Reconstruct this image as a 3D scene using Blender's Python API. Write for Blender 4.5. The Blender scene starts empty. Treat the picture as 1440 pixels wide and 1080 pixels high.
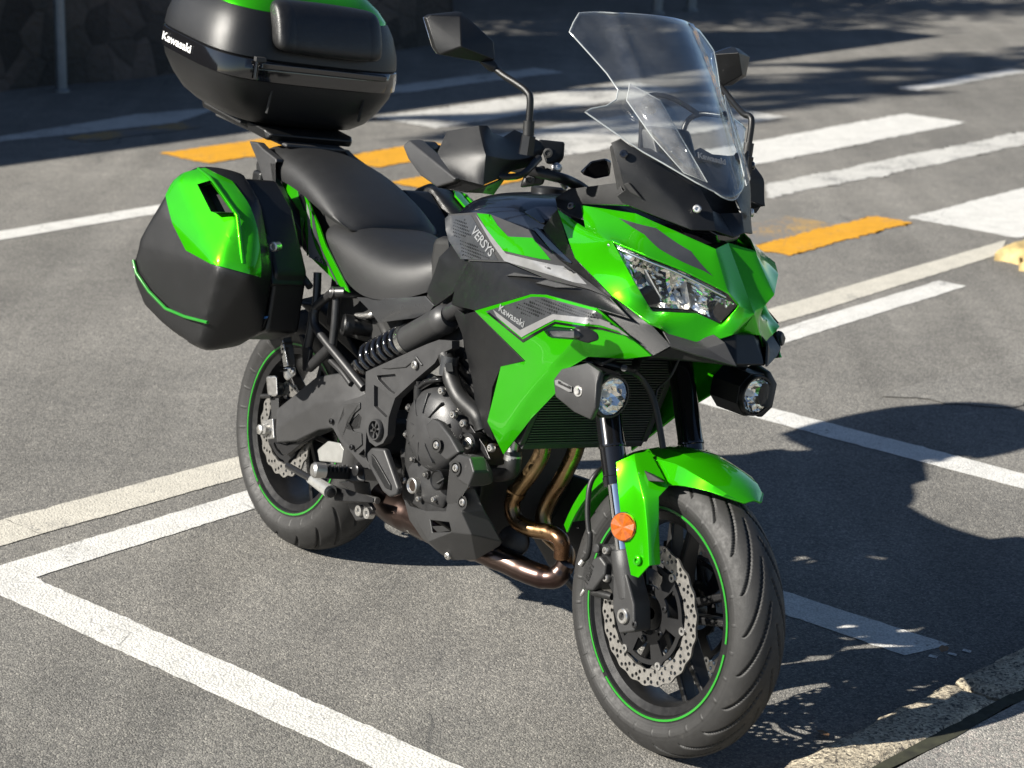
import bpy, bmesh, math, random
from math import sin, cos, pi, radians
from mathutils import Vector, Matrix
from mathutils.bvhtree import BVHTree

random.seed(7)
scene = bpy.context.scene
COL = scene.collection

# ------------------------------------------------------------------ camera
cam_data = bpy.data.cameras.new('camera')
cam_data.sensor_width = 36.0
cam_data.lens = 2900.1 / 1440 * 36.0
cam_data.clip_end = 400
cam_data.dof.use_dof = True
cam_data.dof.focus_distance = 4.55
cam_data.dof.aperture_fstop = 5.6
cam = bpy.data.objects.new('camera', cam_data)
COL.objects.link(cam)
cr = Vector((0.99960505, 0.00791798, 0.0269637))
cd = Vector((0.02810223, -0.28164516, -0.95910702))
cf = Vector((0.0, 0.95948596, -0.28175643))
cam.matrix_world = Matrix(((cr.x, -cd.x, -cf.x, 0), (cr.y, -cd.y, -cf.y, 0), (cr.z, -cd.z, -cf.z, 1.93816), (0, 0, 0, 1)))
scene.camera = cam

# ------------------------------------------------------------------ sky, sun, exposure
SUN_EL, SUN_AZ = radians(30.8), radians(-160.0)          # azimuth measured from +X, counter-clockwise
sun_dir = Vector((cos(SUN_AZ) * cos(SUN_EL), sin(SUN_AZ) * cos(SUN_EL), sin(SUN_EL)))
world = bpy.data.worlds.new('World')
scene.world = world
world.use_nodes = True
wn = world.node_tree
sky = wn.nodes.new('ShaderNodeTexSky')
sky.sky_type = 'NISHITA'
sky.sun_disc = False
sky.sun_elevation = SUN_EL
sky.sun_rotation = math.atan2(sun_dir.x, sun_dir.y) % (2 * pi)
sky.air_density = 0.7
sky.dust_density = 0.2
bg = wn.nodes['Background']
wn.links.new(sky.outputs[0], bg.inputs[0])
bg.inputs[1].default_value = 0.05
sun_data = bpy.data.lights.new('sun', 'SUN')
sun_data.energy = 5.0
sun_data.angle = radians(0.55)
sun_data.color = (1.0, 0.95, 0.86)
sun = bpy.data.objects.new('sun', sun_data)
COL.objects.link(sun)
sun.rotation_euler = (-sun_dir).to_track_quat('-Z', 'Y').to_euler()
sun.location = (-6, -3, 6)

scene.view_settings.view_transform = 'Standard'
scene.view_settings.look = 'None'
scene.view_settings.exposure = 1.2
scene.view_settings.gamma = 1.0
scene.render.engine = 'CYCLES'
scene.cycles.max_bounces = 8
scene.cycles.transparent_max_bounces = 12

# ------------------------------------------------------------------ materials
def nodes_of(name):
    m = bpy.data.materials.new(name)
    m.use_nodes = True
    nt = m.node_tree
    return m, nt, nt.nodes['Principled BSDF']

def ramp(nt, fac, stops):
    r = nt.nodes.new('ShaderNodeValToRGB')
    cr_ = r.color_ramp
    while len(cr_.elements) < len(stops):
        cr_.elements.new(0.5)
    for e, (p, c) in zip(cr_.elements, stops):
        e.position = p
        e.color = c if len(c) == 4 else (*c, 1)
    nt.links.new(fac, r.inputs[0])
    return r.outputs[0]

def noise(nt, vec, scale, detail=4, rough=0.55):
    n = nt.nodes.new('ShaderNodeTexNoise')
    n.inputs['Scale'].default_value = scale
    n.inputs['Detail'].default_value = detail
    n.inputs['Roughness'].default_value = rough
    nt.links.new(vec, n.inputs['Vector'])
    return n.outputs['Fac']

def voro(nt, vec, scale, out='Color', feature='F1'):
    n = nt.nodes.new('ShaderNodeTexVoronoi')
    n.feature = feature
    n.inputs['Scale'].default_value = scale
    nt.links.new(vec, n.inputs['Vector'])
    return n.outputs[out]

def mixc(nt, fac, a, b, mode='MIX'):
    n = nt.nodes.new('ShaderNodeMix')
    n.data_type = 'RGBA'
    n.blend_type = mode
    for s, v in ((n.inputs[0], fac), (n.inputs[6], a), (n.inputs[7], b)):
        if isinstance(v, (int, float)):
            s.default_value = v
        elif isinstance(v, tuple):
            s.default_value = (*v, 1) if len(v) == 3 else v
        else:
            nt.links.new(v, s)
    return n.outputs[2]

def math_(nt, op, a, b=0.0, clamp=False):
    n = nt.nodes.new('ShaderNodeMath')
    n.operation = op
    n.use_clamp = clamp
    for s, v in ((n.inputs[0], a), (n.inputs[1], b)):
        if isinstance(v, (int, float)):
            s.default_value = v
        else:
            nt.links.new(v, s)
    return n.outputs[0]

def bump(nt, bsdf, h, strength, dist):
    b = nt.nodes.new('ShaderNodeBump')
    b.inputs['Strength'].default_value = strength
    b.inputs['Distance'].default_value = dist
    nt.links.new(h, b.inputs['Height'])
    nt.links.new(b.outputs[0], bsdf.inputs['Normal'])

def objvec(nt):
    return nt.nodes.new('ShaderNodeTexCoord').outputs['Object']

def mat(name, base, rough=0.5, metal=0.0, coat=0.0, grain=0.0, gscale=900, var=0.12, vscale=14, dust=0.0, coat_rough=0.06, spec=0.5, rv=1.0):
    m, nt, b = nodes_of(name)
    v = objvec(nt)
    n1 = noise(nt, v, vscale, 5, 0.6)
    lo = tuple(c * (1 - var) for c in base)
    hi = tuple(min(1, c * (1 + var)) for c in base)
    col = ramp(nt, n1, [(0.3, lo), (0.7, hi)])
    if dust > 0:
        n2 = noise(nt, v, vscale * 2.7, 6, 0.7)
        f = ramp(nt, n2, [(0.48, (0, 0, 0)), (0.78, (dust, dust, dust))])
        col = mixc(nt, f, col, (0.24, 0.22, 0.19))
    nt.links.new(col, b.inputs['Base Color'])
    rr = ramp(nt, noise(nt, v, vscale * 3.1, 4), [(0.3, (rough * (1 - 0.15 * rv),) * 3), (0.75, (min(1, rough * (1 + 0.2 * rv)),) * 3)])
    nt.links.new(rr, b.inputs['Roughness'])
    b.inputs['Metallic'].default_value = metal
    b.inputs['Coat Weight'].default_value = coat
    b.inputs['Coat Roughness'].default_value = coat_rough
    b.inputs['Specular IOR Level'].default_value = spec
    if grain > 0:
        bump(nt, b, noise(nt, v, gscale, 2), grain, 0.0006)
    return m

M = {}
M['green'] = mat('lime_metallic_paint', (0.034, 0.45, 0.002), 0.29, 0.64, 1.0, 0.04, 1600, 0.04, 6, spec=0.0, rv=0.3, coat_rough=0.03)
M['green_stripe'] = mat('green_rim_tape', (0.012, 0.19, 0.012), 0.35, 0.0, 0.4, 0, 1, 0.1)
M['plastic'] = mat('grained_black_plastic', (0.0055, 0.0057, 0.0061), 0.40, 0, 0, 0.5, 1100, 0.12, 12, 0.006, spec=0.42, rv=0.5)
M['plastic_grey'] = mat('charcoal_moulded_plastic', (0.026, 0.026, 0.0265), 0.45, 0, 0, 0.5, 1000, 0.12, 12, 0.012, spec=0.45, rv=0.5)
M['case'] = mat('case_black_plastic', (0.0058, 0.006, 0.0064), 0.41, 0, 0, 0.6, 900, 0.05, 9, 0.0, rv=0.2)
M['gloss'] = mat('gloss_black', (0.006, 0.006, 0.007), 0.12, 0, 1.0, 0, 1, 0.1)
M['tankpaint'] = mat('metallic_spark_black', (0.007, 0.009, 0.016), 0.22, 0.5, 1.0, 0.06, 1500, 0.1)
M['seat'] = mat('seat_vinyl', (0.013, 0.0132, 0.0138), 0.50, 0, 0, 0.8, 800, 0.10, 10, 0.006, spec=0.5, rv=0.4)
M['rubber'] = mat('rubber_black', (0.008, 0.008, 0.008), 0.5, 0, 0, 0.4, 500, 0.15)
M['frame'] = mat('frame_satin_black', (0.022, 0.022, 0.023), 0.38, 0.15, 0, 0.2, 1200, 0.1)
M['swing'] = mat('swingarm_charcoal_coat', (0.040, 0.040, 0.041), 0.47, 0.25, 0, 0.35, 900, 0.1, 10, 0.015)
M['engine'] = mat('engine_black_paint', (0.015, 0.015, 0.0155), 0.46, 0.2, 0, 0.5, 700, 0.15, 14, 0.015)
M['engine_grey'] = mat('engine_cover_grey_paint', (0.040, 0.040, 0.041), 0.40, 0.3, 0, 0.5, 700, 0.15, 14, 0.015)
M['dark'] = mat('dark_cavity_plastic', (0.004, 0.004, 0.004), 0.7, 0, 0, 0.2, 400)
M['steel'] = mat('bright_steel', (0.62, 0.62, 0.60), 0.25, 1.0, 0, 0.1, 600, 0.12, 40)
M['alu'] = mat('brushed_aluminium', (0.55, 0.54, 0.52), 0.38, 1.0, 0, 0.25, 500, 0.12, 40)
M['chrome'] = mat('chrome', (0.78, 0.78, 0.78), 0.07, 1.0, 0, 0, 1, 0.04)
M['disc'] = mat('brake_disc_steel', (0.40, 0.385, 0.36), 0.34, 0.85, 0, 0.25, 900, 0.16, 60)
M['black_metal'] = mat('black_anodised_metal', (0.026, 0.026, 0.027), 0.32, 0.5, 0, 0.1, 900)
M['fork'] = mat('fork_gloss_black_tube', (0.008, 0.008, 0.009), 0.16, 0.3, 0.6, 0, 1)
M['amber'] = mat('amber_reflector', (0.34, 0.075, 0.003), 0.2, 0, 0.8, 0.3, 400, 0.25, 130)
M['grey_print'] = mat('grey_vinyl_print', (0.026, 0.028, 0.031), 0.42, 0, 0.3, 0.1, 900, 0.1)
M['dark_print'] = mat('dark_dotted_print', (0.007, 0.008, 0.009), 0.42, 0, 0.3, 0.1, 900, 0.1)
M['silver_print'] = mat('silver_vinyl_print', (0.26, 0.26, 0.26), 0.35, 0.5, 0.3, 0, 1, 0.08)
M['white_print'] = mat('white_lettering', (0.72, 0.72, 0.70), 0.4, 0, 0.2, 0, 1, 0.05)
M['pale_print'] = mat('pale_grey_lettering', (0.17, 0.175, 0.18), 0.4, 0, 0.2, 0, 1, 0.05)
M['blue_print'] = mat('blue_sticker_print', (0.05, 0.17, 0.42), 0.4)
M['white_refl'] = mat('white_reflector', (0.8, 0.8, 0.78), 0.3)
M['cloth_pad'] = mat('backrest_vinyl', (0.010, 0.010, 0.0105), 0.42, 0, 0, 0.9, 420, 0.15, 20, 0.02)
M['thread'] = mat('stitching_thread', (0.07, 0.07, 0.07), 0.7)
M['white_alu'] = mat('pale_cast_aluminium', (0.42, 0.42, 0.40), 0.32, 0.6, 0, 0.2, 500, 0.1, 40)
M['reflector'] = mat('lamp_reflector_silver', (0.93, 0.91, 0.87), 0.10, 1.0, 0, 0, 1, 0.1, 60)
M['screen_rim'] = mat('polished_screen_edge', (0.36, 0.38, 0.38), 0.15, 0, 0.5, 0, 1, 0.05)  # pale colour stands in for light caught along the clear edges
M['fin'] = mat('radiator_fin_grey', (0.085, 0.088, 0.08), 0.5, 0.4, 0, 0.2, 900, 0.15)
M['wheel'] = mat('wheel_satin_black', (0.010, 0.010, 0.0105), 0.35, 0.2, 0, 0.2, 1200, 0.1, 20, 0.03)

def bronze():
    m, nt, b = nodes_of('heat_tinted_exhaust_steel')
    v = objvec(nt)
    n1 = noise(nt, v, 6, 1)
    col = ramp(nt, n1, [(0.30, (0.17, 0.095, 0.055)), (0.48, (0.30, 0.19, 0.095)), (0.62, (0.36, 0.25, 0.13)), (0.80, (0.20, 0.12, 0.08))])
    nt.links.new(col, b.inputs['Base Color'])
    b.inputs['Metallic'].default_value = 1.0
    nt.links.new(ramp(nt, noise(nt, v, 60, 4), [(0.3, (0.22,) * 3), (0.7, (0.40,) * 3)]), b.inputs['Roughness'])
    return m
M['bronze'] = bronze()
def collector():
    m, nt, b = nodes_of('collector_steel')
    v = objvec(nt)
    col = ramp(nt, noise(nt, v, 5, 1), [(0.3, (0.07, 0.045, 0.040)), (0.5, (0.125, 0.09, 0.075)), (0.75, (0.22, 0.19, 0.16))])
    nt.links.new(col, b.inputs['Base Color'])
    b.inputs['Metallic'].default_value = 1.0
    b.inputs['Roughness'].default_value = 0.3
    return m
M['collector'] = collector()

def tyre_mat():
    m, nt, b = nodes_of('tyre_rubber')
    v = objvec(nt)
    col = ramp(nt, noise(nt, v, 26, 6, 0.65), [(0.3, (0.011, 0.0108, 0.0105)), (0.62, (0.017, 0.0166, 0.0162)), (0.85, (0.046, 0.043, 0.039))])
    nt.links.new(col, b.inputs['Base Color'])
    sx = nt.nodes.new('ShaderNodeSeparateXYZ')
    nt.links.new(v, sx.inputs[0])
    band = ramp(nt, math_(nt, 'ADD', math_(nt, 'ABSOLUTE', sx.outputs[1]), math_(nt, 'MULTIPLY', noise(nt, v, 40, 4), 0.02)), [(0.020, (1, 1, 1)), (0.048, (0, 0, 0))])
    col = mixc(nt, math_(nt, 'MULTIPLY', band, 0.35), col, (0.036, 0.035, 0.034))
    nt.links.new(col, b.inputs['Base Color'])
    nt.links.new(ramp(nt, noise(nt, v, 90, 4), [(0.3, (0.55,) * 3), (0.7, (0.72,) * 3)]), b.inputs['Roughness'])
    bump(nt, b, noise(nt, v, 320, 3), 0.35, 0.0008)
    return m
M['tyre'] = tyre_mat()

def clear(name, tint, ior=1.45, gloss_rough=0.02, haze=0.0, wave=0.0):
    m = bpy.data.materials.new(name)
    m.use_nodes = True
    nt = m.node_tree
    nt.nodes.clear()
    out = nt.nodes.new('ShaderNodeOutputMaterial')
    tr = nt.nodes.new('ShaderNodeBsdfTransparent')
    tr.inputs[0].default_value = (*tint, 1)
    gl = nt.nodes.new('ShaderNodeBsdfGlossy')
    gl.inputs['Roughness'].default_value = gloss_rough
    if wave > 0:
        wv = nt.nodes.new('ShaderNodeBump')
        wv.inputs['Strength'].default_value = wave
        wv.inputs['Distance'].default_value = 0.02
        nt.links.new(noise(nt, nt.nodes.new('ShaderNodeTexCoord').outputs['Object'], 9, 1), wv.inputs['Height'])
        nt.links.new(wv.outputs[0], gl.inputs['Normal'])
    geo = nt.nodes.new('ShaderNodeNewGeometry')
    dt = nt.nodes.new('ShaderNodeVectorMath')
    dt.operation = 'DOT_PRODUCT'
    nt.links.new(geo.outputs['Normal'], dt.inputs[0])
    nt.links.new(geo.outputs['Incoming'], dt.inputs[1])
    cs = math_(nt, 'SUBTRACT', 1.0, math_(nt, 'ABSOLUTE', dt.outputs['Value']), True)
    f0 = ((ior - 1) / (ior + 1)) ** 2
    fres = math_(nt, 'ADD', math_(nt, 'MULTIPLY', math_(nt, 'POWER', cs, 5.0), 1 - f0), f0, True)
    mx = nt.nodes.new('ShaderNodeMixShader')
    nt.links.new(fres, mx.inputs[0])
    nt.links.new(tr.outputs[0], mx.inputs[1])
    nt.links.new(gl.outputs[0], mx.inputs[2])
    last = mx.outputs[0]
    if haze > 0:
        df = nt.nodes.new('ShaderNodeBsdfDiffuse')
        df.inputs[0].default_value = (0.8, 0.8, 0.8, 1)
        m2 = nt.nodes.new('ShaderNodeMixShader')
        v = nt.nodes.new('ShaderNodeTexCoord').outputs['Object']
        f = ramp(nt, noise(nt, v, 22, 6, 0.7), [(0.35, (haze * 0.3,) * 3), (0.75, (haze,) * 3)])
        nt.links.new(f, m2.inputs[0])
        nt.links.new(last, m2.inputs[1])
        nt.links.new(df.outputs[0], m2.inputs[2])
        last = m2.outputs[0]
    nt.links.new(last, out.inputs[0])
    return m
M['screen'] = clear('clear_screen_plastic', (0.94, 0.955, 0.955), 1.95, 0.012, 0.028, 0.5)
M['screen_frost'] = clear('scuffed_deflector_plastic', (0.93, 0.94, 0.94), 1.7, 0.05, 0.16)
M['seat_trim'] = mat('satin_grey_trim', (0.034, 0.035, 0.037), 0.3, 0.1, 0.2, 0.2, 900, 0.1)
M['lens'] = clear('clear_lamp_lens', (0.97, 0.97, 0.97), 1.35, 0.015)
M['smoke'] = clear('smoked_lens', (0.30, 0.30, 0.30), 1.5, 0.03)

def asphalt(name, base, spread, warm=1.0):
    m, nt, b = nodes_of(name)
    v = objvec(nt)
    big = noise(nt, v, 0.55, 6, 0.62)
    mid = noise(nt, v, 4.5, 6, 0.68)
    def cells(scale):
        sep = nt.nodes.new('ShaderNodeSeparateColor')
        nt.links.new(voro(nt, v, scale, 'Color'), sep.inputs[0])
        return sep.outputs[0]
    chip = ramp(nt, cells(250), [(0.0, (base * 0.66, base * 0.64, base * 0.60)), (0.5, (base * 0.95, base * 0.925, base * 0.87)), (0.85, (base * 1.2, base * 1.165, base * 1.08)), (0.97, (base * 1.75, base * 1.68, base * 1.52))])
    coarse = cells(135)
    stones = ramp(nt, coarse, [(0.82, (0, 0, 0)), (0.87, (0.42,) * 3)])
    col = mixc(nt, stones, chip, (base * 1.5 * warm, base * 1.45, base * 1.34))
    pits = ramp(nt, coarse, [(0.08, (0.45,) * 3), (0.13, (0, 0, 0))])
    col = mixc(nt, pits, col, (base * 0.5,) * 3)
    fine = noise(nt, v, 520, 3, 0.7)
    col = mixc(nt, 1.0, col, ramp(nt, fine, [(0.3, (0.80,) * 3), (0.72, (1.2,) * 3)]), 'MULTIPLY')
    col = mixc(nt, 1.0, col, ramp(nt, big, [(0.3, (1 - spread,) * 3), (0.7, (1 + spread, 1 + spread * 0.95, 1 + spread * 0.88))]), 'MULTIPLY')
    col = mixc(nt, 1.0, col, ramp(nt, mid, [(0.3, (0.85,) * 3), (0.7, (1.13, 1.12, 1.10))]), 'MULTIPLY')
    # tyre-polished streaks running along the road
    mp = nt.nodes.new('ShaderNodeMapping')
    mp.inputs['Rotation'].default_value = (0, 0, 0.7212)
    mp.inputs['Scale'].default_value = (2.2, 0.16, 1)
    nt.links.new(v, mp.inputs['Vector'])
    col = mixc(nt, 1.0, col, ramp(nt, noise(nt, mp.outputs[0], 1.6, 4, 0.6), [(0.35, (0.86,) * 3), (0.65, (1.09,) * 3)]), 'MULTIPLY')
    # thin cracks and dark oil spots with their own shape
    warp = nt.nodes.new('ShaderNodeMix')
    warp.data_type = 'VECTOR'
    warp.inputs[0].default_value = 0.12
    nt.links.new(v, warp.inputs[4])
    nz = nt.nodes.new('ShaderNodeTexNoise')
    nz.inputs['Scale'].default_value = 3.0
    nt.links.new(v, nz.inputs['Vector'])
    nt.links.new(nz.outputs['Color'], warp.inputs[5])
    ck = voro(nt, warp.outputs[1], 0.55, 'Distance', 'DISTANCE_TO_EDGE')
    crack = ramp(nt, ck, [(0.0, (1, 1, 1)), (0.004, (0, 0, 0))])
    crack = math_(nt, 'MULTIPLY', crack, ramp(nt, noise(nt, v, 1.7, 3), [(0.52, (0, 0, 0)), (0.6, (0.6,) * 3)]))
    col = mixc(nt, crack, col, (base * 0.4,) * 3)
    spot = ramp(nt, voro(nt, v, 2.3, 'Distance'), [(0.03, (0.5,) * 3), (0.055, (0, 0, 0))])
    spot = math_(nt, 'MULTIPLY', spot, ramp(nt, noise(nt, v, 0.8, 2), [(0.5, (0, 0, 0)), (0.55, (1, 1, 1))]))
    col = mixc(nt, spot, col, (base * 0.5,) * 3)
    nt.links.new(col, b.inputs['Base Color'])
    b.inputs['Roughness'].default_value = 0.88
    b.inputs['Specular IOR Level'].default_value = 0.2
    hgt = math_(nt, 'ADD', math_(nt, 'MULTIPLY', voro(nt, v, 250, 'Distance'), -1.0), math_(nt, 'MULTIPLY', fine, 0.5))
    bump(nt, b, hgt, 0.65, 0.0026)
    return m
M['asphalt'] = asphalt('worn_asphalt', 0.176, 0.21)
M['asphalt_patch'] = asphalt('paler_asphalt_repair', 0.19, 0.12)
M['pavement'] = asphalt('light_pavement_asphalt', 0.25, 0.12, 1.1)

def road_paint(name, base, wear, under=0.15):
    m, nt, b = nodes_of(name)
    v = objvec(nt)
    n1 = noise(nt, v, 60, 6, 0.75)
    n2 = noise(nt, v, 3.2, 4, 0.6)
    n3 = voro(nt, v, 170, 'Distance')
    s = math_(nt, 'ADD', math_(nt, 'MULTIPLY', n1, 0.55), math_(nt, 'MULTIPLY', n2, 0.45))
    f = ramp(nt, s, [(wear - 0.04, (1, 1, 1)), (wear + 0.03, (0, 0, 0))])
    dirty = ramp(nt, noise(nt, v, 11, 6, 0.7), [(0.3, tuple(c * 0.80 for c in base)), (0.65, base)])
    dirty = mixc(nt, 1.0, dirty, ramp(nt, n3, [(0.25, (1.05,) * 3), (0.8, (0.72,) * 3)]), 'MULTIPLY')
    ck = voro(nt, v, 5.0, 'Distance', 'DISTANCE_TO_EDGE')
    crack = math_(nt, 'MULTIPLY', ramp(nt, ck, [(0.0, (0.6,) * 3), (0.012, (0, 0, 0))]), ramp(nt, noise(nt, v, 4, 3), [(0.5, (0, 0, 0)), (0.56, (1, 1, 1))]))
    col = mixc(nt, f, dirty, (under, under * 0.98, under * 0.95))
    col = mixc(nt, crack, col, (under * 0.8,) * 3)
    nt.links.new(col, b.inputs['Base Color'])
    b.inputs['Roughness'].default_value = 0.7
    bump(nt, b, math_(nt, 'ADD', n1, math_(nt, 'MULTIPLY', n3, -0.8)), 0.6, 0.003)
    return m
M['paint_white'] = road_paint('white_road_paint', (0.66, 0.65, 0.615), 0.395)
M['paint_old'] = road_paint('aged_cream_road_paint', (0.57, 0.54, 0.465), 0.39)
M['paint_worn'] = road_paint('worn_white_road_paint', (0.58, 0.57, 0.535), 0.45)
M['paint_yellow'] = road_paint('yellow_road_paint', (0.66, 0.32, 0.012), 0.39)
M['paint_faded'] = road_paint('faded_yellow_road_paint', (0.42, 0.27, 0.09), 0.53)  # real fading on the near dash, painted shade on the far one

def granite():
    m, nt, b = nodes_of('granite_kerb')
    v = objvec(nt)
    sep = nt.nodes.new('ShaderNodeSeparateColor')
    nt.links.new(voro(nt, v, 190, 'Color'), sep.inputs[0])
    c1 = ramp(nt, sep.outputs[0], [(0.0, (0.06, 0.055, 0.05)), (0.35, (0.30, 0.27, 0.22)), (0.75, (0.46, 0.42, 0.34)), (1.0, (0.58, 0.53, 0.43))])
    c2 = ramp(nt, noise(nt, v, 14, 5), [(0.3, (0.75, 0.72, 0.66)), (0.7, (1.1, 1.05, 0.95))])
    nt.links.new(mixc(nt, 1.0, c1, c2, 'MULTIPLY'), b.inputs['Base Color'])
    b.inputs['Roughness'].default_value = 0.8
    h = math_(nt, 'ADD', noise(nt, v, 70, 6, 0.7), math_(nt, 'MULTIPLY', sep.outputs[0], 0.3))
    bump(nt, b, h, 0.8, 0.008)
    return m
M['granite'] = granite()
M['moss'] = mat('mossy_joint_dirt', (0.024, 0.025, 0.013), 0.95, 0, 0, 1.0, 180, 0.5, 25)
def stone_wall():
    m, nt, b = nodes_of('dark_stone_masonry')
    v = objvec(nt)
    sep = nt.nodes.new('ShaderNodeSeparateColor')
    nt.links.new(voro(nt, v, 5.0, 'Color'), sep.inputs[0])
    c1 = ramp(nt, sep.outputs[0], [(0.0, (0.045, 0.04, 0.037)), (0.5, (0.075, 0.066, 0.06)), (1.0, (0.12, 0.10, 0.09))])
    c2 = ramp(nt, noise(nt, v, 1.4, 5, 0.65), [(0.3, (0.5, 0.55, 0.5)), (0.7, (1.25, 1.15, 1.1))])
    e = ramp(nt, voro(nt, v, 5.0, 'Distance', 'DISTANCE_TO_EDGE'), [(0.0, (0.8,) * 3), (0.08, (1,) * 3)])
    nt.links.new(mixc(nt, 1.0, mixc(nt, 1.0, c1, c2, 'MULTIPLY'), e, 'MULTIPLY'), b.inputs['Base Color'])
    b.inputs['Roughness'].default_value = 0.9
    bump(nt, b, math_(nt, 'ADD', e, noise(nt, v, 25, 5)), 0.8, 0.05)
    return m
M['wall'] = stone_wall()
M['bark'] = mat('tree_bark', (0.07, 0.05, 0.035), 0.9, 0, 0, 1.0, 40, 0.4, 8)
M['leaf'] = mat('tree_leaves', (0.045, 0.085, 0.02), 0.6, 0, 0, 0, 1, 0.4, 2)
M['dry_leaf'] = mat('dry_leaf_brown', (0.16, 0.085, 0.035), 0.7, 0, 0, 0.3, 200, 0.4, 60)
M['post'] = mat('galvanised_post', (0.20, 0.22, 0.24), 0.45, 0.6, 0, 0.1, 200)
M['yellow_stone'] = mat('yellow_painted_stone', (0.42, 0.31, 0.13), 0.75, 0, 0, 1.0, 60, 0.25, 30, 0.3)

# ------------------------------------------------------------------ mesh helpers
def link(name, me, material=None, parent=None):
    o = bpy.data.objects.new(name, me)
    COL.objects.link(o)
    if material is not None and me is not None:
        me.materials.clear()
        me.materials.append(M[material])
    if parent is not None:
        o.parent = parent
    return o

def tag(o, label=None, category=None, group=None, kind=None):
    for k, v in (('label', label), ('category', category), ('group', group), ('kind', kind)):
        if v:
            o[k] = v
    return o

def crease_edges(bm, hard):
    """keep the outline crisp, soften shallow folds and hold the sharp ones before subdivision"""
    bmesh.ops.recalc_face_normals(bm, faces=bm.faces)
    ce = bm.edges.layers.float.new('crease_edge')
    cv = bm.verts.layers.float.new('crease_vert')
    for e in bm.edges:
        if len(e.link_faces) != 2:
            e[ce] = 1.0
            for v in e.verts:
                v[cv] = 1.0
        else:
            a = math.degrees(e.calc_face_angle(0))
            e[ce] = min(hard, max(0.05, (a - 8) / 40))

def finish(bm, name, material, parent=None, bev=0.0, seg=2, solid=0.0, off=0.0, sub=0, ang=32, smooth=True, mir=False, recalc=True, cc=None):
    if cc is not None:
        crease_edges(bm, cc)
    if recalc:
        bmesh.ops.recalc_face_normals(bm, faces=bm.faces)
    out = []
    for k in range(2 if mir else 1):
        me = bpy.data.meshes.new(name)
        if k:
            for v in bm.verts:
                v.co.y = -v.co.y
            bmesh.ops.reverse_faces(bm, faces=bm.faces)
        bm.to_mesh(me)
        if smooth:
            for p in me.polygons:
                p.use_smooth = True
            me.set_sharp_from_angle(angle=radians(ang))
        o = link(name, me, material, parent)
        if cc is not None:
            s = o.modifiers.new('sub', 'SUBSURF')
            s.levels = s.render_levels = 3
        if sub:
            s = o.modifiers.new('sub', 'SUBSURF')
            s.levels = s.render_levels = sub
        if solid:
            s = o.modifiers.new('solid', 'SOLIDIFY')
            s.thickness = solid
            s.offset = off
        if bev:
            b = o.modifiers.new('bevel', 'BEVEL')
            b.width = bev
            b.segments = seg
            b.limit_method = 'ANGLE'
            b.angle_limit = radians(28)
            b.harden_normals = True
        out.append(o)
    bm.free()
    return out if mir else out[0]

def mk(name, verts, faces, material, parent=None, **k):
    bm = bmesh.new()
    vs = [bm.verts.new(v) for v in verts]
    for f in faces:
        try:
            bm.faces.new([vs[i] for i in f])
        except ValueError:
            pass
    return finish(bm, name, material, parent, **k)

def mkd(name, table, faces, material, parent=None, **k):
    """faces given as strings of vertex names"""
    keys = list(table)
    idx = {n: i for i, n in enumerate(keys)}
    return mk(name, [table[n] for n in keys], [[idx[n] for n in f.split()] for f in faces], material, parent, **k)

def hull_bm(pts):
    bm = bmesh.new()
    for p in pts:
        bm.verts.new(p)
    r = bmesh.ops.convex_hull(bm, input=bm.verts)
    junk = [g for g in set(r['geom_interior'] + r['geom_unused']) if isinstance(g, bmesh.types.BMVert)]
    if junk:
        bmesh.ops.delete(bm, geom=junk, context='VERTS')
    bmesh.ops.dissolve_limit(bm, angle_limit=radians(4), verts=bm.verts, edges=bm.edges)
    return bm

def hull(name, pts, material, parent=None, **k):
    return finish(hull_bm(pts), name, material, parent, **k)

def slab_pts(pts, dy):
    """the outline and its copy pushed dy inwards (towards the bike's middle plane)"""
    return list(pts) + [(x, y + (dy if y <= 0 else -dy), z) for x, y, z in pts]

def plate(name, pts, thick, material, parent=None, ctr=None, **k):
    """n-gon outline (right-hand side of the bike) extruded inwards (+y) by thick"""
    bm = bmesh.new()
    a = [bm.verts.new(p) for p in pts]
    b = [bm.verts.new((p[0], p[1] + thick, p[2])) for p in pts]
    n = len(pts)
    bm.faces.new(a)
    bm.faces.new(b[::-1])
    for i in range(n):
        bm.faces.new((a[i], b[i], b[(i + 1) % n], a[(i + 1) % n]))
    bmesh.ops.triangulate(bm, faces=[f for f in bm.faces if len(f.verts) > 4])
    bmesh.ops.recalc_face_normals(bm, faces=bm.faces)
    bmesh.ops.dissolve_limit(bm, angle_limit=radians(2), verts=bm.verts, edges=bm.edges)
    return finish(bm, name, material, parent, **k)

def catmull(pts, n=8):
    P_ = [Vector(p) for p in pts]
    if len(P_) < 3:
        return P_
    ext = [2 * P_[0] - P_[1]] + P_ + [2 * P_[-1] - P_[-2]]
    out = []
    for i in range(1, len(ext) - 2):
        p0, p1, p2, p3 = ext[i - 1:i + 3]
        for j in range(n):
            t = j / n
            out.append(0.5 * ((2 * p1) + (p2 - p0) * t + (2 * p0 - 5 * p1 + 4 * p2 - p3) * t * t + (3 * p1 - p0 - 3 * p2 + p3) * t ** 3))
    out.append(P_[-1])
    return out

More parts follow.
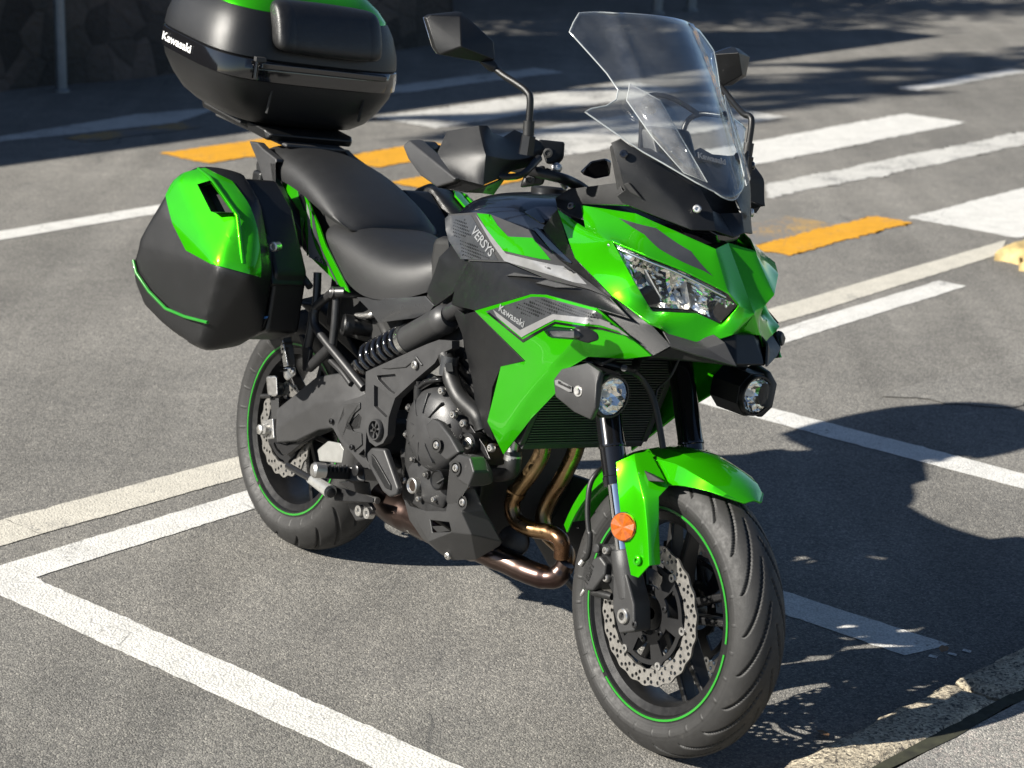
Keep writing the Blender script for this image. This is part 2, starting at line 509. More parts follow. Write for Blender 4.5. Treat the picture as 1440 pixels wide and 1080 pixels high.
def tube_bm(bm, path, rad, seg=12, caps=True):
    path = [Vector(p) for p in path]
    n = len(path)
    rads = rad if isinstance(rad, (list, tuple)) else [rad] * n
    if len(rads) != n:
        rads = [rads[int(i * (len(rads) - 1) / max(1, n - 1) + 0.5)] for i in range(n)]
    t0 = (path[1] - path[0]).normalized()
    up = Vector((0, 0, 1)) if abs(t0.z) < 0.9 else Vector((1, 0, 0))
    nrm = t0.cross(up).normalized()
    rings = []
    for i, p in enumerate(path):
        t = (path[min(i + 1, n - 1)] - path[max(i - 1, 0)]).normalized()
        nrm = (nrm - t * nrm.dot(t)).normalized()
        bi = t.cross(nrm)
        rings.append([bm.verts.new(p + (nrm * cos(2 * pi * k / seg) + bi * sin(2 * pi * k / seg)) * rads[i]) for k in range(seg)])
    for a, b in zip(rings, rings[1:]):
        for k in range(seg):
            bm.faces.new((a[k], a[(k + 1) % seg], b[(k + 1) % seg], b[k]))
    if caps:
        bm.faces.new(rings[0][::-1])
        bm.faces.new(rings[-1])
    return bm

def tube(name, pts, rad, material, parent=None, seg=12, curve=True, n=8, **k):
    bm = bmesh.new()
    tube_bm(bm, catmull(pts, n) if curve else pts, rad, seg)
    return finish(bm, name, material, parent, ang=50, **k)

def frame_of(axis):
    a = Vector(axis).normalized()
    u = a.cross(Vector((0, 0, 1)) if abs(a.z) < 0.9 else Vector((1, 0, 0))).normalized()
    return a, u, a.cross(u)

def lathe_bm(bm, origin, axis, prof, seg=32):
    """prof: list of (along axis, radius)"""
    a, u, w = frame_of(axis)
    o = Vector(origin)
    rings = []
    for h, r in prof:
        if r < 1e-6:
            rings.append([bm.verts.new(o + a * h)])
        else:
            rings.append([bm.verts.new(o + a * h + (u * cos(2 * pi * k / seg) + w * sin(2 * pi * k / seg)) * r) for k in range(seg)])
    for p, q in zip(rings, rings[1:]):
        if len(p) == 1 and len(q) == 1:
            continue
        for k in range(seg):
            k2 = (k + 1) % seg
            if len(p) == 1:
                bm.faces.new((p[0], q[k2], q[k]))
            elif len(q) == 1:
                bm.faces.new((p[k], p[k2], q[0]))
            else:
                bm.faces.new((p[k], p[k2], q[k2], q[k]))
    return bm

def lathe(name, origin, axis, prof, material, parent=None, seg=32, **k):
    bm = bmesh.new()
    lathe_bm(bm, origin, axis, prof, seg)
    k.setdefault('ang', 35)
    return finish(bm, name, material, parent, **k)

def box_bm(bm, c, s, rot=None):
    m = Matrix.Translation(c) @ (rot.to_4x4() if rot else Matrix()) @ Matrix.Diagonal((s[0], s[1], s[2], 1))
    return bmesh.ops.create_cube(bm, size=1, matrix=m)

def bolt(name, pos, axis, r, material, parent, h=None, hexhole=True):
    h = h or r * 0.7
    bm = bmesh.new()
    lathe_bm(bm, pos, axis, [(0, 0), (0, r), (h * 0.7, r), (h, r * 0.75), (h, r * 0.45), (h * 0.35, r * 0.42), (h * 0.35, 0)], 14)
    return finish(bm, name, material, parent, ang=40)

def fill2d(loops, thick):
    """2D filled outline with holes -> bmesh in its XY plane, thickness along Z (centred)"""
    cu = bpy.data.curves.new('tmp', 'CURVE')
    cu.dimensions = '2D'
    cu.fill_mode = 'BOTH'
    cu.extrude = thick / 2
    for lp in loops:
        s = cu.splines.new('POLY')
        s.points.add(len(lp) - 1)
        for q, p in zip(s.points, lp):
            q.co = (p[0], p[1], 0, 1)
        s.use_cyclic_u = True
    o = bpy.data.objects.new('tmp', cu)
    COL.objects.link(o)
    dg = bpy.context.evaluated_depsgraph_get()
    me = bpy.data.meshes.new_from_object(o.evaluated_get(dg))
    bm = bmesh.new()
    bm.from_mesh(me)
    bmesh.ops.remove_doubles(bm, verts=bm.verts, dist=1e-5)
    bpy.data.objects.remove(o)
    bpy.data.curves.remove(cu)
    bpy.data.meshes.remove(me)
    return bm

def holed(name, outline, holes, thick, material, parent=None, **k):
    """right-hand plate in a plane of constant y with real openings (points are bike-frame)"""
    y = sum(p[1] for p in outline) / len(outline)
    bm = fill2d([[(p[0], p[2]) for p in outline]] + [[(p[0], p[2]) for p in h] for h in holes], thick)
    for v in bm.verts:
        v.co = (v.co.x, y + thick / 2 + v.co.z, v.co.y)
    return finish(bm, name, material, parent, **k)

def text_bm(s, height, shear=0.0, bold=0.0, depth=0.0006):
    cu = bpy.data.curves.new('tmp', 'FONT')
    cu.body = s
    cu.size = height * 1.38
    cu.shear = shear
    cu.offset = bold
    cu.extrude = depth / 2
    cu.align_x = 'LEFT'
    cu.resolution_u = 3
    o = bpy.data.objects.new('tmp', cu)
    COL.objects.link(o)
    dg = bpy.context.evaluated_depsgraph_get()
    me = bpy.data.meshes.new_from_object(o.evaluated_get(dg))
    bm = bmesh.new()
    bm.from_mesh(me)
    bpy.data.objects.remove(o)
    bpy.data.curves.remove(cu)
    bpy.data.meshes.remove(me)
    return bm

def lettering(name, s, start, end, up, material, parent, height, shear=0.0, bold=0.0, depth=0.0006):
    """text running from start to end (bike frame), its up direction given"""
    bm = text_bm(s, height, shear, bold, depth)
    xs = [v.co.x for v in bm.verts]
    a, b = Vector(start), Vector(end)
    k = (b - a).length / (max(xs) - min(xs))
    X = (b - a).normalized()
    U = (Vector(up) - X * Vector(up).dot(X)).normalized()
    N = X.cross(U)
    x0 = min(xs)
    for v in bm.verts:
        v.co = a + X * ((v.co.x - x0) * k) + U * v.co.y + N * v.co.z
    return finish(bm, name, material, parent, ang=30)

def decal(name, outline, target, material, parent, lift=0.0012, thick=0.0008, cell=0.012, side=-1):
    """flat print cut to an outline and laid on the target panel along the bike's y axis"""
    bm = bmesh.new()
    bm.faces.new([bm.verts.new((p[0], 0, p[2])) for p in outline])
    return lay(bm, name, target, material, parent, lift, cell, side)

def lay(bm, name, target, material, parent, lift=0.0012, cell=0.012, side=-1):
    bmesh.ops.triangulate(bm, faces=bm.faces)
    xs = [v.co.x for v in bm.verts]
    zs = [v.co.z for v in bm.verts]
    if cell:
        x = min(xs) + cell
        while x < max(xs):
            bmesh.ops.bisect_plane(bm, geom=bm.verts[:] + bm.edges[:] + bm.faces[:], plane_co=(x, 0, 0), plane_no=(1, 0, 0))
            x += cell
        z = min(zs) + cell
        while z < max(zs):
            bmesh.ops.bisect_plane(bm, geom=bm.verts[:] + bm.edges[:] + bm.faces[:], plane_co=(0, 0, z), plane_no=(0, 0, 1))
            z += cell
    dg = bpy.context.evaluated_depsgraph_get()
    trees = []
    for t in (target if isinstance(target, (list, tuple)) else [target]):
        ev = t.evaluated_get(dg)
        me = ev.to_mesh()
        trees.append(BVHTree.FromPolygons([v.co.copy() for v in me.vertices], [list(p.vertices) for p in me.polygons]))
        ev.to_mesh_clear()
    last = None
    for v in bm.verts:
        best = None
        for tr in trees:
            h = tr.ray_cast(Vector((v.co.x, side * 0.8, v.co.z)), Vector((0, -side, 0)))
            if h[0] is not None and (best is None or side * h[0].y > side * best):
                best = h[0].y
        if best is None:
            for tr in trees:
                h = tr.find_nearest(Vector((v.co.x, side * 0.3, v.co.z)))
                if h[0] is not None:
                    best = h[0].y
        v.co.y = (best if best is not None else side * 0.2) + side * lift
    for f in bm.faces:
        f.normal_update()
        if f.normal.y * side < 0:
            f.normal_flip()
    return finish(bm, name, material, parent, ang=60, recalc=False)

def letter_decal(name, s, start, end, target, material, parent, height, shear=0.0, bold=0.0, lift=0.002, updir=None):
    bm = text_bm(s, height, shear, bold, 0)
    xs = [v.co.x for v in bm.verts]
    a, b = Vector(start), Vector(end)
    a.y = b.y = 0
    k = (b - a).length / (max(xs) - min(xs))
    X = (b - a).normalized()
    U = Vector(updir).normalized() if updir else Vector((-X.z, 0, X.x))
    x0 = min(xs)
    for v in bm.verts:
        v.co = a + X * ((v.co.x - x0) * k) + U * v.co.y
    return lay(bm, name, target, material, parent, lift, 0)

# road coordinates: u across the road (towards the pavement), v along it
NU = Vector((cos(-0.721213769), sin(-0.721213769)))
NV = Vector((-NU.y, NU.x))
def uv(u, v, z=0.0):
    g = NU * u + NV * v
    return (g.x, g.y, z)

# ------------------------------------------------------------------ the setting
bm = bmesh.new()
bmesh.ops.create_grid(bm, x_segments=1, y_segments=1, size=150)
road = finish(bm, 'road', 'asphalt')
tag(road, kind='structure')

MK_N = [0]
def marking(name, poly, material, jag=0.0025, step=0.021, z=0.0015):
    """painted shape with a slightly ragged edge; poly in road (u, v)"""
    MK_N[0] += 1
    z += 0.0001 * MK_N[0]
    rnd = random.Random(int(poly[0][0] * 1000 + poly[0][1] * 77))
    pts = []
    n = len(poly)
    for i in range(n):
        a, b = Vector(poly[i]), Vector(poly[(i + 1) % n])
        L = (b - a).length
        k = max(1, int(L / step))
        nn = Vector((-(b - a).y, (b - a).x)).normalized()
        ph = rnd.uniform(0, 6.3)
        for j in range(k):
            slow = 0.5 * sin(ph + j * step * 5.3) + 0.35 * sin(ph * 2 + j * step * 13.1)
            pts.append(a.lerp(b, j / k) + nn * jag * (slow + rnd.gauss(0, 0.55) + (rnd.uniform(-2.2, 0.5) if rnd.random() < 0.06 else 0)))
    bm = bmesh.new()
    bm.faces.new([bm.verts.new(uv(p.x, p.y, z)) for p in pts])
    bmesh.ops.triangulate(bm, faces=bm.faces)
    for f in bm.faces:
        f.normal_update()
        if f.normal.z < 0:
            f.normal_flip()
    o = finish(bm, name, material, road, recalc=False)
    return o

def rect(u0, u1, v0, v1):
    return [(u0, v0), (u1, v0), (u1, v1), (u0, v1)]

marking('parking_bay_line', rect(-4.157, -2.06, 2.683, 2.811), 'paint_white')
marking('parking_bay_line', [(-4.030, 3.954), (-2.235, 3.954), (-2.215, 4.0), (-2.20, 4.045), (-2.19, 4.082), (-4.030, 4.082)], 'paint_white', 0.0022)
for k_, (u_, v_) in enumerate(((-2.19, 3.985), (-2.165, 4.03), (-2.15, 4.07))):
    marking('paint_flake', [(u_, v_), (u_ + 0.020, v_ + 0.004), (u_ + 0.016, v_ + 0.018), (u_ - 0.004, v_ + 0.014)], 'paint_white', 0.001, 0.01)
marking('parking_bay_line', rect(-4.030, -1.96, 5.237, 5.365), 'paint_white')
marking('parking_bay_line', rect(-4.157, -4.0295, 2.811, 7.37), 'paint_white')
marking('lane_edge_line', rect(-4.43, -4.27, 0.5, 3.0) , 'paint_old')
marking('lane_edge_line', [(-4.43, 3.0), (-4.40, 3.8), (-4.356, 6.56), (-4.365, 8.3), (-4.235, 8.05), (-4.21, 6.56), (-4.25, 3.7), (-4.27, 3.0)], 'paint_old')
marking('lane_centre_line', rect(-7.43, -7.28, -1.0, 6.2), 'paint_white')
marking('lane_centre_line', rect(-7.30, -7.14, 12.15, 13.7), 'paint_white', 0.01)
marking('crossing_stripe', rect(-4.93, -4.34, 8.39, 11.3), 'paint_white', 0.008)
marking('crossing_stripe', [(-5.86, 8.55), (-5.65, 8.28), (-5.60, 9.3), (-5.58, 10.8), (-5.60, 12.4), (-5.81, 12.4), (-5.82, 11.0)], 'paint_worn', 0.015)
marking('crossing_stripe', rect(-6.66, -6.22, 8.35, 11.2), 'paint_white', 0.01)
marking('crossing_stripe', rect(-7.74, -7.05, 8.4, 10.5), 'paint_worn', 0.015)
marking('crossing_stripe', rect(-8.62, -8.12, 8.5, 10.9), 'paint_worn', 0.015)
marking('crossing_stripe', rect(-9.46, -9.20, 8.5, 10.9), 'paint_worn', 0.015)
marking('lane_edge_line', [(-9.41, 2.0), (-9.41, 6.45), (-9.56, 7.5), (-9.46, 8.05), (-9.18, 7.49), (-9.28, 6.36), (-9.28, 2.0)], 'paint_worn', 0.008)
marking('crossing_guide_dash', rect(-5.06, -4.85, 7.28, 8.31), 'paint_yellow', 0.012)
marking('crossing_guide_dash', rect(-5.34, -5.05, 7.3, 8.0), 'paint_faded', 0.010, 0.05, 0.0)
marking('crossing_guide_dash', rect(-8.48, -8.10, 6.80, 7.75), 'paint_yellow', 0.012)
marking('crossing_guide_dash', rect(-7.80, -7.45, 7.40, 8.15), 'paint_yellow', 0.012)
marking('crossing_guide_dash', rect(-7.12, -6.74, 7.15, 7.9), 'paint_yellow', 0.012)
marking('crossing_guide_dash', rect(-9.17, -8.98, 6.7, 7.5), 'paint_faded', 0.012)  # dimmer paint imitates the shade this far dash lies in
# paler resurfaced strip at the right of the bay
marking('asphalt_repair_patch', [(-3.42, 5.75), (-3.05, 5.95), (-3.0, 7.4), (-3.35, 7.4)], 'asphalt_patch', 0.02, 0.05, 0.001)

# pavement and kerb
KH = 0.09
def ku(u, v):
    return u + 0.05 * (v - 3.1)
pv = [uv(ku(-1.866, -6), -6), uv(12, -6), uv(12, 16), uv(ku(-1.866, 16), 16)]
bm = bmesh.new()
bm.faces.new([bm.verts.new((p[0], p[1], KH - 0.006)) for p in pv])
pave = finish(bm, 'pavement', 'pavement')
tag(pave, kind='structure')
if pave.data.polygons[0].normal.z < 0:
    pave.data.flip_normals()

kerb = link('kerb', None)
tag(kerb, kind='structure')
rk = random.Random(3)
def stone_bm(u0, u1, v0, v1, h, seed, rough=0.006, chamfer=0.02, slope=0.0):
    r_ = random.Random(seed)
    bm = bmesh.new()
    nu, nv = 8, max(4, int((v1 - v0) / 0.03))
    grid = []
    for j in range(nv + 1):
        row = []
        for i in range(nu + 1):
            u = u0 + (u1 - u0) * i / nu
            v = v0 + (v1 - v0) * j / nv
            e = min(i, nu - i, j, nv - j)
            z = h + r_.uniform(-rough, rough) * 0.5
            if e == 0:
                z -= chamfer
                u += r_.uniform(-rough, rough)
                v += r_.uniform(-rough, rough)
            elif e == 1:
                z -= chamfer * 0.12
            row.append(bm.verts.new(uv(u + slope * (v - 3.1), v, z)))
        grid.append(row)
    for j in range(nv):
        for i in range(nu):
            bm.faces.new((grid[j][i], grid[j][i + 1], grid[j + 1][i + 1], grid[j + 1][i]))
    ring = [grid[0][i] for i in range(nu)] + [grid[j][nu] for j in range(nv)] + [grid[nv][nu - i] for i in range(nu)] + [grid[nv - j][0] for j in range(nv)]
    low = [bm.verts.new((v.co.x, v.co.y, -0.05)) for v in ring]
    n = len(ring)
    for i in range(n):
        bm.faces.new((ring[i], low[i], low[(i + 1) % n], ring[(i + 1) % n]))
    return bm
vs = [-1.6, -0.5, 0.55, 1.62, 2.68, 3.735, 4.78, 5.85, 6.9, 8.0]
for i, (a, b) in enumerate(zip(vs, vs[1:])):
    du = rk.uniform(-0.005, 0.005)
    finish(stone_bm(-2.026 + du, -1.885 + du, a + 0.005, b - 0.005, KH + rk.uniform(-0.003, 0.003), i, 0.006, 0.012, 0.05), 'kerbstone', 'granite', kerb, ang=60)
bm = bmesh.new()
bm.faces.new([bm.verts.new(uv(ku(u, v), v, KH - 0.0045)) for u, v in ((-1.90, -1.6), (-1.866, -1.6), (-1.872, 0.5), (-1.864, 2.6), (-1.868, 3.0), (-1.874, 3.25), (-1.862, 3.5), (-1.870, 3.7), (-1.854, 3.85), (-1.866, 4.1), (-1.868, 5.5), (-1.866, 8), (-1.90, 8))])
finish(bm, 'joint_dirt', 'moss', kerb)

# yellow painted end stone of the traffic island on the far right
isl = link('island_kerb', None)
tag(isl, 'yellow painted rough kerbstones of the traffic island beside the crossing', 'kerb')
for i, (u0, u1, v0, v1) in enumerate(((-4.20, -4.02, 7.90, 8.22), (-4.015, -3.86, 7.80, 8.20), (-4.10, -3.62, 8.23, 8.7))):
    finish(stone_bm(u0, u1, v0, v1, 0.062, 40 + i, 0.012, 0.03), 'kerbstone', 'yellow_stone', isl, ang=60)

# roadside wall, posts, trees beyond (all stand where the shade in the street comes from)
def prism_uv(name, poly, z0, z1, material, parent=None, **k):
    bm = bmesh.new()
    a = [bm.verts.new(uv(u, v, z0)) for u, v in poly]
    b = [bm.verts.new(uv(u, v, z1)) for u, v in poly]
    n = len(poly)
    bm.faces.new(a)
    bm.faces.new(b)
    for i in range(n):
        bm.faces.new((a[i], a[(i + 1) % n], b[(i + 1) % n], b[i]))
    return finish(bm, name, material, parent, **k)

def rough_wall(name, label, u0, u1, v0, v1, h, seed):
    r_ = random.Random(seed)
    w = link(name, None)
    tag(w, label, 'wall')
    bm = bmesh.new()
    nv, nz = int((v1 - v0) / 0.3), int(h / 0.3)
    g = [[bm.verts.new(uv(u1 + r_.uniform(-0.04, 0.04), v0 + (v1 - v0) * j / nv, h * i / nz)) for j in range(nv + 1)] for i in range(nz + 1)]
    for i in range(nz):
        for j in range(nv):
            bm.faces.new((g[i][j], g[i][j + 1], g[i + 1][j + 1], g[i + 1][j]))
    back = [[bm.verts.new(uv(u0, v, z)) for v in (v0, v1)] for z in (0, h)]
    bm.faces.new((back[0][0], back[0][1], back[1][1], back[1][0]))
    bm.faces.new([g[nz][j] for j in range(nv + 1)] + [back[1][1], back[1][0]])
    bm.faces.new([g[i][0] for i in range(nz + 1)] + [back[1][0], back[0][0]])
    bm.faces.new([g[i][nv] for i in range(nz + 1)] + [back[1][1], back[0][1]])
    finish(bm, 'masonry', 'wall', w, ang=60)
    prism_uv('coping', rect(u0 - 0.05, u1 + 0.08, v0 - 0.05, v1 + 0.05), h + 0.002, h + 0.12, 'wall', w, bev=0.02)
    return w
rough_wall('stone_wall', 'dark shaded stone wall along the far side of the road', -11.3, -10.75, -14.0, 11.45, 2.36, 1)
rough_wall('stone_wall', 'low dark wall at the far end of the street behind the two grey posts', -13.6, -13.1, 10.0, 34.0, 2.4, 2)
def post(u, v, h, r, label, group=None):
    t = link('metal_post', None)
    t.location = uv(u, v, 0)
    tag(t, label, 'post', group)
    lathe('shaft', (0, 0, 0), (0, 0, 1), [(0, 0), (0, r), (h, r), (h + r * 0.5, r * 0.6), (h + r * 0.5, 0)], 'post', t, 20)
    lathe('base_plate', (0, 0, 0), (0, 0, 1), [(0, 0), (0.0, r * 1.5), (0.012, r * 1.5), (0.02, r * 1.1), (0.03, 0)], 'post', t, 20)
    return t
post(-10.55, 7.70, 3.0, 0.034, 'grey metal post standing against the dark stone wall')
post(-11.14, 14.45, 1.1, 0.045, 'short grey post beyond the wall end, nearer to the stone wall', 'posts beyond the wall')
post(-11.11, 14.90, 1.1, 0.045, 'short grey post beyond the wall end, second from the stone wall', 'posts beyond the wall')

def tree_meshes(seed, R, H0, H1, nleaf, ncl=26, leaf=(0.07, 0.14)):
    """trunk with limbs, and a crown of many small leaves gathered in clumps"""
    r_ = random.Random(seed)
    bt = bmesh.new()
    tube_bm(bt, catmull([(0, 0, -0.2), (0.06, 0.02, H0 * 0.5), (-0.05, 0.06, H0), (0.05, 0, (H0 + H1) / 2)], 4), [0.17, 0.15, 0.13, 0.11, 0.06], 10)
    clumps = []
    for k in range(ncl):
        a = r_.uniform(0, 2 * pi)
        q = r_.random() ** 0.6 * R
        z = r_.uniform(H0, H1)
        q *= math.sqrt(max(0.12, 1 - ((z - (H0 + H1) / 2) / ((H1 - H0) / 2 + 0.3)) ** 2))
        c = Vector((q * cos(a), q * sin(a), z))
        clumps.append((c, r_.uniform(0.35, 0.8) * min(1, (H1 - H0) / 2)))
        if k < 9:
            tube_bm(bt, catmull([(0, 0, H0 * 0.9), c * 0.5 + Vector((0, 0, H0 * 0.47)), c], 3), [0.07, 0.04, 0.02], 6)
    bl = bmesh.new()
    for k in range(nleaf):
        c, rr = r_.choice(clumps)
        d_ = Vector((r_.gauss(0, 1), r_.gauss(0, 1), r_.gauss(0, 0.7)))
        p = c + d_ * rr * 0.5
        s = r_.uniform(*leaf)
        rot = Matrix.Rotation(r_.uniform(0, 6.3), 3, 'Z') @ Matrix.Rotation(r_.uniform(-1.2, 1.2), 3, 'X')
        q = [rot @ Vector(w_) * s + p for w_ in ((-0.5, 0, 0), (0, -0.35, 0.08), (0.6, 0, 0), (0, 0.35, 0.08))]
        bl.faces.new([bl.verts.new(w_) for w_ in q])
    out = []
    for nm, b_, m_ in (('trunk', bt, 'bark'), ('crown', bl, 'leaf')):
        me = bpy.data.meshes.new(nm)
        b_.to_mesh(me)
        b_.free()
        me.materials.append(M[m_])
        if nm == 'trunk':
            for p_ in me.polygons:
                p_.use_smooth = True
        out.append(me)
    return out
def plant_trees(name, spots, labels, meshes, group):
    for (u, v, rz, sc), lb in zip(spots, labels):
        t = link(name, None)
        t.location = uv(u, v, 0)
        t.rotation_euler.z = rz
        t.scale = sc if isinstance(sc, tuple) else (sc, sc, sc)
        tag(t, lb, 'tree', group)
        for nm, me in zip(('trunk', 'crown'), meshes):
            o = bpy.data.objects.new(nm, me)
            COL.objects.link(o)
            o.parent = t
plant_trees('umbrella_pine', [(-13.0, 0.3, -0.7212, (0.36, 1.2, 1.0)), (-12.95, 2.3, -0.7212, (0.42, 1.1, 0.99)), (-13.05, 4.1, -0.7212, (0.34, 1.0, 1.0))],  # unseen trees, crowns flattened and stretched to shape the shadow streak
            ['tall flat-crowned pine behind the stone wall, farthest from the grey post', 'tall flat-crowned pine behind the stone wall, between two like it', 'tall flat-crowned pine behind the stone wall, closest to the grey post'],
            tree_meshes(5, 1.25, 6.40, 7.0, 5200, 30), 'pines behind the stone wall')
plant_trees('garden_tree', [(-14.4, 8.0, 0.5, 1.30), (-14.6, 10.2, 1.7, 1.33), (-14.5, 12.4, 3.0, 1.24), (-14.7, 14.6, 4.4, 1.38), (-14.4, 17.0, 5.3, 1.3)],
            ['round leafy tree behind the stone wall end', 'round leafy tree behind the low far wall, first from the stone wall', 'smallest round leafy tree behind the low far wall', 'tallest round leafy tree behind the low far wall', 'round leafy tree behind the low far wall, last of the row'],
            tree_meshes(8, 1.5, 2.0, 4.6, 5600), 'trees behind the far wall')

# ------------------------------------------------------------------ the motorcycle
import numpy as np
bike = link('motorcycle', None)
bike.location = (-0.543706, 5.056164, 0.000813)
bike.rotation_euler = (-0.152559, 0.0, -0.921817)
tag(bike, 'lime green and black touring motorcycle with top case and side cases, leaning on its stand', 'motorcycle')

RAKE = radians(25)
STEER = -0.0311
FAX = Vector((1.415, 0, 0.300))
RAX = Vector((0, 0, 0.312))
st_axis = Vector((-sin(RAKE), 0, cos(RAKE)))
st_org = Vector((1.523, 0, 0))
ST = Matrix.Translation(st_org) @ Matrix.Rotation(STEER, 4, st_axis) @ Matrix.Translation(-st_org)
def S(p):
    return ST @ Vector(p)
def steer_obj(o):
    for q in (o if isinstance(o, list) else [o]):
        q.data.transform(ST)
    return o

def tyre(name, half, grooves, seg, gdir, parent):
    """half: tyre half profile (y, r) from crown to bead; real tread grooves cut into a dense surface"""
    prof = catmull([(y, 0, r) for y, r in half], 5)
    pts = [(-p.x, p.z) for p in prof[::-1]] + [(p.x, p.z) for p in prof[1:]]
    # resample evenly
    P_ = np.array(pts)
    d = np.concatenate([[0], np.cumsum(np.hypot(*np.diff(P_, axis=0).T))])
    nc = 92
    s = np.linspace(0, d[-1], nc)
    yy, rr = np.interp(s, d, P_[:, 0]), np.interp(s, d, P_[:, 1])
    sc = s - d[-1] / 2
    dy, dr = np.gradient(yy), np.gradient(rr)
    L = np.hypot(dy, dr)
    ny, nr = -dr / L, dy / L
    th = np.linspace(0, 2 * pi, seg, endpoint=False)
    T, SC = np.meshgrid(th, sc, indexing='ij')
    wmax, count, sweep, width, depth = grooves
    u = np.abs(SC) / wmax
    pitch = 2 * pi / count
    R = np.interp(SC, sc, rr)
    disp = np.zeros_like(T)
    for shift, u0, u1 in ((0.0, 0.07, 0.95),):
        base = gdir * sweep * np.clip(1 - u, 0, 1) ** 1.55
        slope = sweep * 1.55 * np.clip(1 - u, 0, 1) ** 0.55 / wmax
        off = np.where(SC > 0, 0.0, 0.5) * pitch + shift * pitch
        w = (T - base - off + pitch / 2) % pitch - pitch / 2
        dist = np.abs(w) * R / np.sqrt(1 + (R * slope) ** 2)
        taper = np.clip(np.minimum((u - u0) / 0.10, (u1 - u) / 0.12), 0, 1)
        wd = width * (0.35 + 0.65 * taper)
        m = np.clip((wd - dist) / (0.28 * width) , 0, 1) * (taper > 0)
        disp = np.maximum(disp, m * depth)
    # moulded rings on the side wall
    side = (u > 1.12) & (u < 1.9)
    disp = np.where(side, 0.0005 * np.sin(SC * 900), disp)
    tick = (u > 1.22) & (u < 1.42) & (((T * 28 / (2 * pi)) % 1.0) < 0.10)
    disp = np.where(tick, -0.0012, disp)
    yv = np.interp(SC, sc, yy) - np.interp(SC, sc, ny) * disp
    rv = R - np.interp(SC, sc, nr) * disp
    co = np.stack([rv * np.cos(T), yv, rv * np.sin(T)], -1).reshape(-1, 3)
    i, j = np.meshgrid(np.arange(seg), np.arange(nc - 1), indexing='ij')
    i2 = (i + 1) % seg
    fc = np.stack([i * nc + j, i * nc + j + 1, i2 * nc + j + 1, i2 * nc + j], -1).reshape(-1, 4)
    me = bpy.data.meshes.new(name)
    me.from_pydata(co.tolist(), [], fc.tolist())
    bm = bmesh.new()
    bm.from_mesh(me)
    bpy.data.meshes.remove(me)
    return finish(bm, name, 'tyre', parent, ang=70)

def ring_bm(bm, y0, y1, r0, r1, a0=0, a1=2 * pi, seg=96):
    full = abs(a1 - a0 - 2 * pi) < 1e-6
    n = max(6, int(seg * (a1 - a0) / (2 * pi)))
    rows = []
    for k in range(n + (0 if full else 1)):
        a = a0 + (a1 - a0) * k / n
        rows.append([bm.verts.new((r * cos(a), y, r * sin(a))) for r, y in ((r0, y0), (r1, y0), (r1, y1), (r0, y1))])
    m = len(rows)
    for k in range(m if full else m - 1):
        a, b = rows[k], rows[(k + 1) % m]
        for q in range(4):
            bm.faces.new((a[q], a[(q + 1) % 4], b[(q + 1) % 4], b[q]))
    if not full:
        bm.faces.new(rows[0])
        bm.faces.new(rows[-1][::-1])

def petal_disc(name, parent, y, ro, ri, waves, amp, holes, thick, material='disc'):
    def loop(r, a, n, ph=0):
        return [((r + a * cos(waves * t + ph)) * cos(t), (r + a * cos(waves * t + ph)) * sin(t)) for t in [2 * pi * k / n for k in range(n)]]
    loops = [loop(ro, amp, waves * 8), loop(ri, amp * 0.5, waves * 6)[::-1]]
    for k in range(waves):
        for r, dt in holes:
            t = 2 * pi * (k + dt) / waves
            c = (r * cos(t), r * sin(t))
            loops.append([(c[0] + 0.0044 * cos(-2 * pi * q / 8), c[1] + 0.0044 * sin(-2 * pi * q / 8)) for q in range(8)])
    bm = fill2d(loops, thick)
    for v in bm.verts:
        v.co = (v.co.x, y + v.co.z, v.co.y)
    return finish(bm, name, material, parent)

def disc_carrier(name, parent, y, ro, ri, arms, thick):
    n = 72
    out = []
    for k in range(n):
        t = 2 * pi * k / n
        lug = max(0, cos(arms * t)) ** 6
        r = ro - 0.012 + 0.012 * lug
        out.append((r * cos(t), r * sin(t)))
    loops = [out, [(ri * cos(-2 * pi * k / 40), ri * sin(-2 * pi * k / 40)) for k in range(40)]]
    for k in range(arms):
        a0 = 2 * pi * k / arms + 0.20
        a1 = 2 * pi * (k + 1) / arms - 0.20
        rr0, rr1 = ri + 0.017, ro - 0.022
        lp = [(rr0 * cos(a0 + (a1 - a0) * q / 5), rr0 * sin(a0 + (a1 - a0) * q / 5)) for q in range(6)]
        lp += [(rr1 * cos(a1 - (a1 - a0) * q / 5), rr1 * sin(a1 - (a1 - a0) * q / 5)) for q in range(6)]
        loops.append(lp[::-1])
    bm = fill2d(loops, thick)
    for v in bm.verts:
        v.co = (v.co.x, y + v.co.z, v.co.y)
    return finish(bm, name, 'black_metal', parent)

